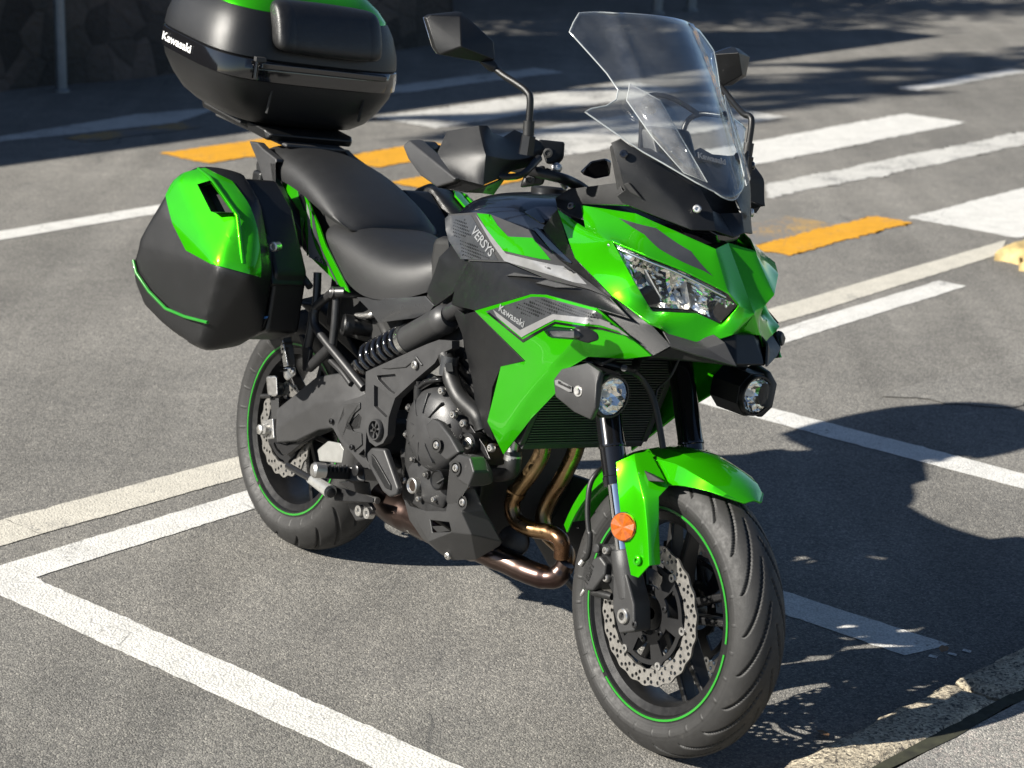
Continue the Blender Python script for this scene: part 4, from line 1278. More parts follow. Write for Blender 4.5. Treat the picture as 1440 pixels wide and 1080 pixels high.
tube('exhaust_collector', [(1.0787,-0.02,0.2977), (1.0613,-0.03,0.2582), (1.0061,-0.05,0.2516), (0.9481,-0.07,0.2584), (0.8914,-0.085,0.262), (0.7773,-0.09,0.2606), (0.6416,-0.09,0.2618), (0.5292,-0.09,0.2608), (0.4621,-0.08,0.2654)], [.020, .024, .027, .028, .029, .034, .041, .045, .045], 'collector', bike, 24)
lathe('exhaust_heat_plate', (0.9361,-0.06,0.3036), (.5, -.8, .1), [(-.012, 0), (-.012, .036), (0, .036), (.004, .030), (.004, 0)], 'engine', bike, 28)
hull('muffler', [(.30, y, z) for y in (-.07, .08) for z in (.20, .36)] + [(.62, y, z) for y in (-.08, .09) for z in (.20, .37)] + [(.24, y, z) for y in (-.05, .05) for z in (.24, .32)], 'black_metal', bike, bev=0.02)
tube('muffler_band', [(0.5027,-0.115,0.2787), (0.541,-0.115,0.2609), (0.5866,-0.115,0.2456), (0.6267,-0.115,0.2339)], .006, 'steel', bike, 8)

# ---- radiator
RB0, RB1 = (1.050, -.170, .562), (1.050, .170, .562)
RT0, RT1 = (1.120, -.165, .770), (1.120, .165, .770)
def rad_pt(s, t):
    a = Vector(RB0).lerp(Vector(RB1), s)
    b = Vector(RT0).lerp(Vector(RT1), s)
    return a.lerp(b, t)
up = (Vector(RT0) - Vector(RB0)).normalized()
nrm_ = Vector((up.z, 0, -up.x))
hull('radiator', [rad_pt(s, t) + nrm_ * d_ for s in (0.02, 0.98) for t in (0, 1) for d_ in (-.035, -.012)], 'engine', bike, bev=0.003)
bm = bmesh.new()
for k in range(34):
    t = (k + .5) / 34
    p = rad_pt(.5, t) - nrm_ * .004
    box_bm(bm, p, (.017, .325, .0024), Matrix.Rotation(math.atan2(up.x, up.z), 3, 'Y'))
fins = finish(bm, 'radiator_fins', 'fin', bike, smooth=False)
fins['kind'] = 'stuff'
for t in (-.02, 1.02):
    a, b = rad_pt(0, t) + nrm_ * 0, rad_pt(1, t)
    hull('radiator_rail', [q + nrm_ * d_ + up * e for q in (a, b) for d_ in (-.036, .006) for e in (-.007, .007)], 'plastic_grey', bike, bev=0.002)
for s in (-.01, 1.01):
    hull('radiator_tank', [rad_pt(s, t) + nrm_ * d_ + Vector((0, e, 0)) for t in (0, 1) for d_ in (-.036, .006) for e in (-.008, .008)], 'plastic_grey', bike, bev=0.003)

# ---- frame, covers, shock
FR = .0145
holed('frame_cover', [(0.4478,-0.178,0.5726),(0.6317,-0.178,0.6706),(0.6728,-0.178,0.6919),(0.7137,-0.178,0.7111),(0.7622,-0.178,0.7199),(0.7664,-0.178,0.7031),(0.7261,-0.178,0.6811),(0.7108,-0.178,0.6562),(0.6469,-0.178,0.6025),(0.5792,-0.178,0.5419),(0.5652,-0.178,0.4922),(0.5702,-0.178,0.4507),(0.5572,-0.178,0.4285),(0.5298,-0.178,0.4129),(0.5018,-0.178,0.4169),(0.4846,-0.178,0.4353),(0.4699,-0.178,0.4723)],
      [[(0.4941,-0.178,0.5748),(0.5657,-0.178,0.5964),(0.5772,-0.178,0.5853),(0.5903,-0.178,0.5746),(0.5736,-0.178,0.5504),(0.5484,-0.178,0.5531),(0.5024,-0.178,0.5668)], [(0.4884,-0.178,0.5507),(0.5138,-0.178,0.5495),(0.5696,-0.178,0.5384),(0.5624,-0.178,0.4964),(0.5536,-0.178,0.4891),(0.5003,-0.178,0.503)]], .022, 'swing', bike, bev=0.004)
plate('frame_cover_back', [(0.439,-0.1675,0.569),(0.618,-0.1675,0.6645),(0.6592,-0.1675,0.6859),(0.7324,-0.1675,0.7083),(0.6953,-0.1675,0.6584),(0.562,-0.1675,0.5415),(0.5456,-0.1675,0.4869),(0.5483,-0.1675,0.4472),(0.4827,-0.1675,0.4295),(0.46,-0.1675,0.4696)], .006, 'swing', bike)
plate('frame_cover_panel', [(0.5101,-0.182,0.5959),(0.6174,-0.182,0.6485),(0.6409,-0.182,0.657),(0.6714,-0.182,0.6428),(0.6642,-0.182,0.6381),(0.643,-0.182,0.6487),(0.607,-0.182,0.6213),(0.5423,-0.182,0.6017)], .006, 'swing', bike, bev=0.003)
bolt('frame_bolt', (0.6446,-0.181,0.6363), (0, -1, 0), .010, 'alu', bike, .007)
lathe('pivot_cap', (0.5282,-0.18,0.4531), (0, -1, 0), [(0, .026), (.006, .026), (.009, .024), (.009, .0215), (-.002, .020), (-.002, 0)], 'swing', bike, 32)
PVC = Vector((0.5254,-0.178,0.4523))
for k in range(6):
    a = 2 * pi * k / 6 + .4
    n_, tt = Vector((cos(a), 0, sin(a))), Vector((-sin(a), 0, cos(a)))
    hull('pivot_cap_rib', [PVC + n_ * r + tt * w + Vector((0, d_, 0)) for r, w0 in ((.005, .001), (.021, .0035)) for w in (-w0, w0) for d_ in (-.006, .001)], 'swing', bike)
lathe('pivot_cap_hub', PVC, (0, -1, 0), [(0, .0075), (.008, .0075), (.008, .004), (0, .004)], 'dark', bike, 14)
plate('heel_guard', [(0.5175,-0.182,0.4075),(0.57,-0.182,0.4189),(0.6459,-0.182,0.3462),(0.6432,-0.182,0.3289),(0.6151,-0.182,0.3155),(0.5854,-0.182,0.321),(0.5138,-0.182,0.3641),(0.5013,-0.182,0.3888)], .018, 'swing', bike, bev=0.006)
plate('heel_guard_inset', [(0.5267,-0.186,0.3949),(0.54,-0.186,0.392),(0.5532,-0.186,0.3855),(0.6204,-0.186,0.3465),(0.6233,-0.186,0.3347),(0.6016,-0.186,0.3335),(0.5363,-0.186,0.3706)], .006, 'plastic', bike, bev=0.002)
holed('peg_bracket_cover', [(0.3593,-0.17,0.4774),(0.4222,-0.17,0.5051),(0.4474,-0.17,0.5199),(0.4589,-0.17,0.4845),(0.475,-0.17,0.4196),(0.482,-0.17,0.3752),(0.5146,-0.17,0.3536),(0.4891,-0.17,0.3464),(0.4289,-0.17,0.3663),(0.3686,-0.17,0.383),(0.3351,-0.17,0.4034),(0.3068,-0.17,0.4076),(0.3123,-0.17,0.4229)],
      [[(0.3986,-0.17,0.4378),(0.4318,-0.17,0.4667),(0.4456,-0.17,0.461),(0.4441,-0.17,0.4336),(0.4015,-0.17,0.4207)], [(0.4536,-0.17,0.3732),(0.4744,-0.17,0.3917),(0.4828,-0.17,0.3716),(0.4728,-0.17,0.3708)]], .016, 'swing', bike, bev=0.003)
plate('peg_bracket_panel', [(0.3736,-0.174,0.4733),(0.435,-0.174,0.4953),(0.4386,-0.174,0.4808),(0.3926,-0.174,0.4421),(0.3959,-0.174,0.4177),(0.4283,-0.174,0.4217),(0.4584,-0.174,0.4259),(0.4668,-0.174,0.4001),(0.4394,-0.174,0.3771),(0.3811,-0.174,0.3923),(0.3535,-0.174,0.4122),(0.3798,-0.174,0.4485)], .006, 'plastic_grey', bike, bev=0.002)
for pt in [(0.3285,-0.174,0.4209),(0.4345,-0.178,0.3855)]:
    bolt('bracket_bolt', pt, (0, -1, 0), .007, 'black_metal', bike, .005)
# rear frame tubes and peg hanger
tube('subframe_tube', [(0.2599,-0.175,0.7226), (0.2035,-0.172,0.6825), (0.1887,-0.172,0.6636), (0.1994,-0.172,0.6282), (0.2524,-0.172,0.6021), (0.3282,-0.168,0.5705), (0.4242,-0.16,0.527)], FR * .75, 'frame', bike, 14)
tube('subframe_tube', [(0.2658,-0.165,0.7117), (0.2732,-0.165,0.6511), (0.2758,-0.165,0.5945)], FR * .72, 'frame', bike, 14)
tube('subframe_tube', [(0.2704,-0.165,0.5933), (0.231,-0.165,0.5578), (0.1912,-0.168,0.5207)], FR * .9, 'frame', bike, 14)
tube('subframe_tube', [(0.1834,-0.172,0.6572), (0.185,-0.172,0.6155), (0.1784,-0.172,0.5706)], FR * .8, 'frame', bike, 14)
tube('subframe_crossbar', [(0.2599,-0.175,0.7226), (0.2888,-0.165,0.7295), (0.2894,-0.12,0.7293)], FR * .95, 'frame', bike, 14, curve=False)
tube('subframe_tube', [(0.2513,-0.15,0.5548), (0.3077,-0.15,0.5396), (0.3549,-0.15,0.52)], FR * .55, 'frame', bike, 12)
lathe('tube_end_cap', (0.2644,-0.178,0.7235), (-.2, -1, .1), [(-.01, .0145), (.004, .0145), (.006, .012), (.006, 0)], 'frame', bike, 18)
plate('peg_hanger', [(0.1359,-0.178,0.5894),(0.1543,-0.178,0.5952),(0.1989,-0.178,0.5669),(0.1948,-0.178,0.512),(0.1786,-0.178,0.5054),(0.1743,-0.178,0.5548)], .012, 'frame', bike, bev=0.003)
tube('main_frame_tube', [(.48, -.12, .43), (.52, -.13, .62), (.75, -.15, .80), (1.02, -.08, .95)], .020, 'frame', bike, 14)
tube('main_frame_tube', [(.48, .12, .43), (.52, .13, .62), (.75, .15, .80), (1.02, .08, .95)], .020, 'frame', bike, 14)
tube('main_frame_tube', [(.50, -.10, .58), (.30, -.095, .72), (0, -.095, .82), (-.22, -.09, .90)], .016, 'dark', bike, 14)
tube('main_frame_tube', [(.50, .13, .58), (.30, .13, .74), (0, .12, .84), (-.22, .10, .90)], .016, 'frame', bike, 14)
hull('battery_box', [(.12, y, z) for y in (-.10, .10) for z in (.60, .80)] + [(.46, y, z) for y in (-.11, .11) for z in (.62, .82)], 'dark', bike, bev=0.02)
hull('airbox', [(.55, y, z) for y in (-.12, .12) for z in (.72, .92)] + [(1.0, y, z) for y in (-.10, .10) for z in (.80, .98)], 'dark', bike, bev=0.02)
hull('inner_side_cover', [(0.4345,-0.12,0.6627),(0.496,-0.12,0.7019),(0.658,-0.12,0.7724),(0.7297,-0.12,0.7155),(0.7652,-0.13,0.6608),(0.6989,-0.13,0.6644)] + [(0.392,-0.09,0.6534),(0.4541,-0.09,0.6931),(0.6179,-0.09,0.7644),(0.6904,-0.09,0.7068),(0.7262,-0.1,0.6515),(0.6591,-0.1,0.6551)], 'dark', bike, bev=0.006)
# shock absorber lying on its side
SA, SB_ = Vector((0.4086,-0.15,0.5909)), Vector((0.554,-0.15,0.6736))
sdir = (SB_ - SA).normalized()
_, su, sv = frame_of(sdir)
cp = []
turns = 6.6
for k in range(int(turns * 18) + 1):
    t = k / (turns * 18)
    a = 2 * pi * turns * t
    cp.append(SA + (SB_ - SA) * t + (su * cos(a) + sv * sin(a)) * .0335)
bm = bmesh.new()
tube_bm(bm, cp, .0074, 10)
finish(bm, 'shock_spring', 'gloss', bike, ang=60)
lathe('shock_damper', SA - sdir * .03, sdir, [(0, 0), (0, .014), (.19, .014), (.19, 0)], 'black_metal', bike, 18)
lathe('shock_collar', SB_, sdir, [(-.004, 0), (-.004, .036), (.012, .036), (.012, .030), (.016, .030), (.016, 0)], 'steel', bike, 28)
tube('shock_body', [(0.5634,-0.15,0.6777), (0.6884,-0.15,0.7532)], .033, 'plastic_grey', bike, 24, curve=False)
lathe('shock_cap', (0.6929,-0.15,0.7552), Vector((0.6929,-0.15,0.7552)) - Vector((0.5634,-0.15,0.6777)), [(-.02, .0335), (-.004, .0345), (.006, .033), (.016, .026), (.018, 0)], 'swing', bike, 28)
lathe('preload_adjuster', (0.3097,-0.15,0.6534), (-.45, -1, .05), [(-.10, 0), (-.10, .020), (-.01, .020), (-.01, .0265), (.012, .0265), (.015, .024), (.012, .020), (.012, .017), (.016, .0155), (.016, 0)], 'plastic', bike, 30)
lathe('adjuster_face', (0.3211,-0.16,0.6548), (-.45, -1, .05), [(0, 0), (0, .0145), (.005, .0145), (.006, .012), (.006, 0)], 'grey_print', bike, 26)
tube('adjuster_bracket', [(0.3086,-0.13,0.6763), (0.3694,-0.13,0.6928), (0.361,-0.12,0.7025)], .008, 'alu', bike, 10)
hull('linkage_bolt_plate', [(0.3179,-0.13,0.5709),(0.3608,-0.13,0.5786),(0.3737,-0.13,0.5454),(0.3329,-0.13,0.5406)] + [(0.2886,-0.11,0.564),(0.3318,-0.11,0.5718),(0.3448,-0.11,0.5384),(0.3037,-0.11,0.5335)], 'collector', bike, bev=0.003)
bolt('linkage_bolt', (0.3375,-0.131,0.5584), (0, -1, 0), .013, 'alu', bike, .010)

# ---- footrests, brake pedal, stand
hull('footrest_rubber', [(0.4604,-0.285,0.349),(0.4699,-0.2,0.347),(0.477,-0.2,0.3186),(0.4795,-0.285,0.3248)] + [(0.4063,-0.25,0.3401),(0.4282,-0.175,0.3409),(0.4409,-0.175,0.3075),(0.4274,-0.25,0.3088)], 'rubber', bike, bev=0.006)
for k in range(7):
    t = (k + .5) / 7
    a, b = Vector((0.4627,-0.283,0.3515)), Vector((0.4711,-0.204,0.3499))
    c_, d__ = Vector((0.4799,-0.288,0.3426)), Vector((0.4776,-0.206,0.3364))
    hull('footrest_ridge', [a.lerp(b, t) + Vector((0, 0, e)) + Vector((.003 * s_, 0, 0)) for e in (-.004, .004) for s_ in (-1, 1)] + [c_.lerp(d__, t) + Vector((.003 * s_, e, 0)) for e in (-.004, .002) for s_ in (-1, 1)], 'rubber', bike)
lathe('footrest_end', (0.4647,-0.288,0.3407), (-.25, -1, .02), [(-.02, 0), (-.02, .018), (.006, .019), (.012, .014), (.012, 0)], 'alu', bike, 18)
hull('footrest_mount', [(0.4532,-0.2,0.3447),(0.4968,-0.18,0.3565),(0.5137,-0.18,0.3228),(0.4702,-0.2,0.3109)] + [(0.395,-0.16,0.3273),(0.454,-0.15,0.3437),(0.4711,-0.15,0.3096),(0.4124,-0.16,0.293)], 'frame', bike, bev=0.005)
lathe('footrest_pivot', (0.4944,-0.198,0.3467), (0, -1, 0), [(-.01, .014), (.004, .014), (.006, .011), (.006, 0)], 'black_metal', bike, 16)
hull('heel_plate', [(0.2787,-0.17,0.3356),(0.3201,-0.17,0.3698),(0.3714,-0.17,0.3788),(0.3917,-0.17,0.3682),(0.3914,-0.17,0.3339),(0.2938,-0.17,0.3114)] + [(0.2637,-0.16,0.3313),(0.3053,-0.16,0.3655),(0.3567,-0.16,0.3746),(0.3771,-0.16,0.364),(0.3768,-0.16,0.3295),(0.2789,-0.16,0.307)], 'white_alu', bike, bev=0.003)
tube('brake_pedal_rod', [(0.219,-0.21,0.2799), (0.3664,-0.225,0.2846)], .0085, 'black_metal', bike, 14, curve=False)
tube('brake_pedal_tip', [(0.3592,-0.225,0.2845), (0.4538,-0.235,0.2831)], [.013, .0165], 'white_alu', bike, 16, curve=False)
lathe('pedal_tip_bolt', (0.4555,-0.236,0.2826), Vector((0.4555,-0.236,0.2826)) - Vector((0.3592,-0.225,0.2845)), [(-.004, 0), (-.004, .012), (.006, .012), (.008, .008), (.008, 0)], 'black_metal', bike, 14)
hull('brake_pedal_arm', [(0.4198,-0.215,0.2919),(0.4999,-0.2,0.2954),(0.5682,-0.19,0.3007),(0.571,-0.19,0.2896),(0.49,-0.2,0.2659),(0.4458,-0.215,0.2582)] + [(0.3977,-0.2,0.2851),(0.4784,-0.185,0.2886),(0.5471,-0.175,0.294),(0.5499,-0.175,0.2828),(0.4685,-0.185,0.2589),(0.4239,-0.2,0.2511)], 'black_metal', bike, bev=0.003)
plate('pedal_bracket', [(0.4413,-0.175,0.2529),(0.5155,-0.175,0.2846),(0.5499,-0.175,0.2659),(0.5272,-0.175,0.2374),(0.4872,-0.175,0.2188),(0.4591,-0.175,0.2338)], .012, 'frame', bike, bev=0.003)
for pt in [(0.5031,-0.178,0.2496),(0.538,-0.178,0.2538)]:
    lathe('pedal_pivot_bolt', pt, (0, -1, 0), [(-.01, 0), (-.01, .014), (.006, .013), (.006, .006), (.001, .006), (.001, 0)], 'alu', bike, 18)
tube('brake_light_rod', [(0.5144,-0.18,0.2854), (0.5715,-0.18,0.2942)], .008, 'alu', bike, 10, curve=False)
hull('master_cylinder', [(0.3711,-0.16,0.281),(0.4439,-0.16,0.3069),(0.5012,-0.16,0.3186),(0.5181,-0.16,0.2849),(0.4518,-0.16,0.275)] + [(0.3272,-0.13,0.2674),(0.4008,-0.13,0.2936),(0.4588,-0.13,0.3054),(0.4759,-0.13,0.2713),(0.4088,-0.13,0.2614)], 'black_metal', bike, bev=0.004)
hull('passenger_footrest', [(0.1543,-0.235,0.5653),(0.1639,-0.235,0.5873),(0.1656,-0.215,0.5911),(0.1786,-0.21,0.5594),(0.1871,-0.205,0.5219),(0.1664,-0.225,0.5159)] + [(0.1226,-0.215,0.5581),(0.1322,-0.215,0.5802),(0.1342,-0.195,0.5842),(0.1474,-0.19,0.5522),(0.156,-0.185,0.5144),(0.1349,-0.205,0.5084)], 'rubber', bike, bev=0.004)
plate('passenger_footrest_plate', [(0.1608,-0.24,0.5668),(0.1686,-0.24,0.5836),(0.2045,-0.238,0.5279),(0.1854,-0.238,0.5205)], .004, 'steel', bike, bev=0.001)
for k in range(6):
    hull('passenger_footrest_ridge', [Vector(p) + Vector((0, e, dz)) for p in ((0.1738,-0.237,0.5848), (0.1727,-0.215,0.5864)) for e in (-.005, .002) for dz in (-.006 - k * .0135, -.012 - k * .0135)], 'rubber', bike)
hull('passenger_footrest_knuckle', [(0.165,-0.225,0.5156),(0.1871,-0.205,0.5219),(0.1875,-0.2,0.5021),(0.176,-0.215,0.4826),(0.163,-0.22,0.4901)] + [(0.1335,-0.205,0.5081),(0.156,-0.185,0.5144),(0.1565,-0.18,0.4946),(0.1447,-0.195,0.4748),(0.1315,-0.2,0.4824)], 'alu', bike, bev=0.004)
bolt('passenger_footrest_bolt', (0.1908,-0.212,0.5116), (0, -1, .1), .008, 'alu', bike, .007)
tube('side_stand', [(.62, .16, .34), (.74, .24, .17), (.86, .325, .062)], [.014, .013, .012], 'frame', bike, 14, curve=False)
hull('side_stand_foot', [(.86 + a, .325 + b, .056 + c_) for a in (-.05, .05) for b in (-.03, .03) for c_ in (-.012, .0)], 'frame', bike, bev=0.006)

# ------------------------------------------------------------------ bodywork
def loft_half(name, secs, material, sub=2, close_ends=True, **k):
    """secs: list of half sections (y>=0 outwards from the middle); mirrored into one shell"""
    verts, faces = [], []
    m = None
    for sc_ in secs:
        full = [(x, y, z) for x, y, z in sc_[::-1] if y > 1e-6] + [(x, -y, z) for x, y, z in sc_]
        m = len(full)
        verts += full
    for i in range(len(secs) - 1):
        for j in range(m - 1):
            a = i * m + j
            faces.append((a, a + 1, a + m + 1, a + m))
    if close_ends:
        faces.append(tuple(range(m)))
        faces.append(tuple(range((len(secs) - 1) * m, len(secs) * m)))
    return mk(name, verts, faces, material, bike, sub=sub, ang=80, **k)

# fuel tank
tk = []
for X, zt, w in ((.575, .955, .095), (.592, 1.002, .112), (.64, 1.036, .125), (.72, 1.058, .137), (.82, 1.074, .146), (.92, 1.085, .150), (1.0, 1.088, .140), (1.04, 1.06, .12)):
    tk.append([(X, 0, zt), (X, w * .45, zt - .003), (X, w * .78, zt - .018), (X, w * .96, zt - .05), (X, w, zt - .10), (X, w * .96, zt - .20)])
tank = loft_half('fuel_tank', tk, 'tankpaint')
lathe('fuel_filler_cap', (.80, 0, 1.072), (-.1, 0, 1), [(-.01, .04), (.006, .04), (.010, .036), (.011, 0)], 'black_metal', bike, 32)
hull('tank_shoulder_trim', [(0.8691,-0.13,1.035),(0.8736,-0.125,1.0442),(0.919,-0.125,1.0523),(0.9868,-0.145,1.0284),(0.9765,-0.15,1.023),(0.9239,-0.145,1.0312)] + [(0.8501,-0.115,1.0324),(0.8546,-0.11,1.0416),(0.9003,-0.11,1.0497),(0.9684,-0.13,1.0257),(0.9518,-0.13,1.0194),(0.9051,-0.13,1.0286)], 'gloss', bike, bev=0.004)

# seats
rs = []
for X, zt, w, zb in ((.10, .885, .140, .84), (.16, .892, .150, .825), (.24, .884, .160, .775), (.33, .868, .165, .737), (.42, .862, .164, .737), (.50, .870, .152, .757), (.56, .888, .130, .785), (.60, .908, .105, .81), (.612, .90, .095, .82)):
    rs.append([(X, 0, zt), (X, w * .45, zt + .001), (X, w * .78, zt - .012), (X, w * .96, zt - .040), (X, w, (zt - .04) * .5 + zb * .5), (X, w * .97, zb)])
rider_seat = loft_half('rider_seat', rs, 'seat')
ps = []
for X, zt, w, zb in ((-.33, .965, .060, .935), (-.315, .995, .092, .935), (-.25, 1.017, .114, .938), (-.16, 1.019, .126, .938), (-.06, 1.008, .133, .930), (.03, .989, .141, .915), (.11, .960, .146, .895), (.17, .935, .148, .882), (.225, .905, .140, .872), (.245, .885, .13, .865)):
    ps.append([(X, 0, zt), (X, w * .45, zt - .001), (X, w * .8, zt - .013), (X, w * .97, zt - .034), (X, w, max(zb + .01, zt - .06)), (X, w * .97, zb)])
passenger_seat = loft_half('passenger_seat', ps, 'seat')
# panel under the seat, knee panel
mkd('seat_side_cover', {'a': (0.318,-0.145,0.7244), 'b': (0.469,-0.158,0.7524), 'c': (0.6004,-0.15,0.7876), 'd': (0.6374,-0.148,0.7731), 'e': (0.6186,-0.145,0.7535), 'f': (0.5652,-0.142,0.7279), 'g': (0.4189,-0.142,0.6842), 'h': (0.3841,-0.148,0.7069), 'i': (0.5099,-0.16,0.7417)},
    ['a b i h', 'b c i', 'c d e i', 'e f i', 'f g i', 'g h i'], 'seat_trim', bike, solid=0.006, off=-1, bev=0.0012, mir=True, cc=0.5)
mkd('knee_panel', {'a': (0.6102,-0.142,0.8407), 'b': (0.6157,-0.138,0.8812), 'c': (0.6378,-0.128,0.9113), 'd': (0.658,-0.13,0.9489), 'e': (0.7651,-0.165,0.9006), 'f': (0.7717,-0.168,0.8737), 'g': (0.7202,-0.165,0.8172), 'h': (0.6498,-0.155,0.7736), 'i': (0.6041,-0.15,0.7981), 'j': (0.7031,-0.16,0.8725)},
    ['a b j', 'b c j', 'c d e j', 'e f j', 'f g j', 'g h i j', 'i a j'], 'plastic', bike, solid=0.006, off=-1, bev=0.0012, mir=True, cc=0.4)
# tail panel
tailp = {'t1': (-0.1538,-0.098,0.9465), 't2': (-0.1014,-0.112,0.9543), 't3': (0.0325,-0.136,0.9111), 't4': (0.129,-0.155,0.8622), 't5': (0.1811,-0.161,0.8216), 't6': (0.3184,-0.167,0.7354),
         'l1': (-0.1361,-0.108,0.9203), 'l2': (0.0007,-0.134,0.8768), 'l3': (0.0637,-0.15,0.7924), 'l4': (0.12,-0.158,0.7795), 'l5': (0.2918,-0.166,0.737)}
tail = mkd('tail_panel', tailp, ['t1 t2 t3 l2 l1', 't3 t4 l3 l2', 't4 t5 l4 l3', 't5 t6 l5 l4'], 'green', bike, solid=0.005, off=-1, bev=0.0012, mir=True, cc=0.6)
decal('tail_silver_print', [(0.0362,-0.15,0.9031),(0.0613,-0.15,0.8868),(0.0977,-0.15,0.8382),(0.1343,-0.15,0.8084),(0.1917,-0.15,0.7763),(0.1094,-0.15,0.7805),(0.0954,-0.15,0.7985),(0.0775,-0.15,0.839),(0.0518,-0.15,0.8759)], tail[0], 'silver_print', bike)
decal('tail_dark_print', [(-0.0468,-0.15,0.9376),(-0.0138,-0.15,0.9339),(0.0289,-0.15,0.9042),(0.0412,-0.15,0.8832),(0.0272,-0.15,0.883),(-0.014,-0.15,0.9059)], tail[0], 'gloss', bike)
decal('tail_dark_print', [(0.06,-0.15,0.9096),(0.0705,-0.15,0.9023),(0.1246,-0.15,0.8479),(0.1664,-0.15,0.8101),(0.2667,-0.15,0.7439),(0.2604,-0.15,0.7426),(0.1588,-0.15,0.8063),(0.1087,-0.15,0.8357)], tail[0], 'grey_print', bike)
decal('tail_dark_print', [(0.04,-0.15,0.8737),(0.0583,-0.15,0.8354),(0.0904,-0.15,0.7976),(0.1064,-0.15,0.7822),(0.0994,-0.15,0.7822),(0.0665,-0.15,0.7953),(0.0466,-0.15,0.8332)], tail[0], 'gloss', bike)
letter_decal('tail_lettering', '650', (0.1385,-0.16,0.7804), (0.2017,-0.16,0.7729), tail[0], 'grey_print', bike, .012, .2, .0002)
hull('tail_inner_cover', [(-.34, y, z) for y in (-.05, .05) for z in (.90, .95)] + [(-.1, y, z) for y in (-.10, .10) for z in (.86, .95)] + [(.2, y, z) for y in (-.12, .12) for z in (.76, .88)], 'dark', bike, bev=0.01)

# upper side panel of the tank
U = {'a': (0.6273,-0.138,0.9815), 'b': (0.7321,-0.14,1.0053), 'c': (0.7811,-0.14,1.0103), 'd': (0.9601,-0.153,1.0032), 'e': (1.0802,-0.176,0.9683), 'f': (1.3023,-0.213,0.9327), 'g': (1.2325,-0.208,0.9344), 'h': (1.0859,-0.198,0.9244), 'i': (0.9304,-0.187,0.9302), 'j': (0.7738,-0.172,0.9027), 'k': (0.6867,-0.157,0.9335), 'l': (0.9382,-0.188,0.9565)}
upper = mkd('tank_side_panel', U, ['a b l i j k', 'b c d l', 'd e l', 'e f g l', 'g h i l'], 'plastic_grey', bike, solid=0.005, off=-1, bev=0.0012, mir=True, cc=0.6)
ut = upper[0]
decal('dotted_print', [(0.6305,-0.1331,0.979),(0.7194,-0.1419,0.9964),(0.8075,-0.1508,0.9622),(0.8917,-0.1592,0.9272),(0.7426,-0.1443,0.9008),(0.6687,-0.1369,0.9309)], ut, 'grey_print', bike)
decal('silver_chevron', [(0.7363,-0.1536,1.0005),(0.8365,-0.1636,0.9698),(0.9146,-0.1715,0.9462),(1.0914,-0.1891,0.9566),(1.1365,-0.1937,0.9615),(1.2185,-0.2018,0.9417),(1.1799,-0.198,0.9378),(0.916,-0.1716,0.9305),(0.8387,-0.1639,0.9585)], ut, 'silver_print', bike, .0016)
decal('green_print', [(0.7387,-0.1439,1.0036),(0.7853,-0.1485,1.0107),(0.8358,-0.1536,0.9938),(0.8948,-0.1595,0.98),(0.9689,-0.1669,0.9917),(1.0677,-0.1768,0.9626),(1.0383,-0.1738,0.959),(0.8993,-0.1599,0.95),(0.8194,-0.1519,0.9752)], ut, 'green', bike, .0016)
rdot = random.Random(4)
def dots(target, region, step, rmin, rmax, material):
    """honeycomb of small print marks inside an outline of bike points"""
    poly = [(p[0], p[2]) for p in region]
    def inside(x, z):
        c_ = False
        for (x0, z0), (x1, z1) in zip(poly, poly[1:] + poly[:1]):
            if (z0 > z) != (z1 > z) and x < (x1 - x0) * (z - z0) / (z1 - z0) + x0:
                c_ = not c_
        return c_
    xs_, zs_ = [p[0] for p in poly], [p[1] for p in poly]
    bm = bmesh.new()
    nx, nz = int((max(xs_) - min(xs_)) / step), int((max(zs_) - min(zs_)) / (step * .87))
    for j_ in range(nz + 1):
        for i_ in range(nx + 1):
            x, z = min(xs_) + (i_ + (.5 if j_ % 2 else 0)) * step, min(zs_) + j_ * step * .87
            if not inside(x, z):
                continue
            t_ = .5 + .5 * sin(i_ * .55 + j_ * .8)
            r_ = rmin + (rmax - rmin) * t_
            bm.faces.new([bm.verts.new((x + r_ * cos(q * pi / 3 + .5), 0, z + r_ * sin(q * pi / 3 + .5))) for q in range(6)])
    o = lay(bm, 'print_dots', target, material, bike, .0024, 0)
    o['kind'] = 'stuff'
    return o
dots(ut, [(0.654,-0.1354,0.9743),(0.7038,-0.1404,0.9832),(0.7568,-0.1457,0.9555),(0.6867,-0.1387,0.937)], .0075, .0012, .0026, 'dark_print')
dots(ut, [(0.7137,-0.1414,0.9376),(0.7601,-0.146,0.9441),(0.8596,-0.156,0.9252),(0.75,-0.145,0.905)], .0075, .0012, .0026, 'dark_print')
letter_decal('model_lettering', 'VERSYS', (0.751,-0.16,0.9614), (0.8617,-0.175,0.926), ut, 'pale_print', bike, .020, .22, .0005, .0026)
plate('screen_trim_strip', [(0.9485,-0.152,1.01),(0.9647,-0.152,1.0136),(1.1406,-0.186,0.9717),(1.1319,-0.186,0.968),(1.0828,-0.178,0.9677)], .006, 'gloss', bike, bev=0.002)

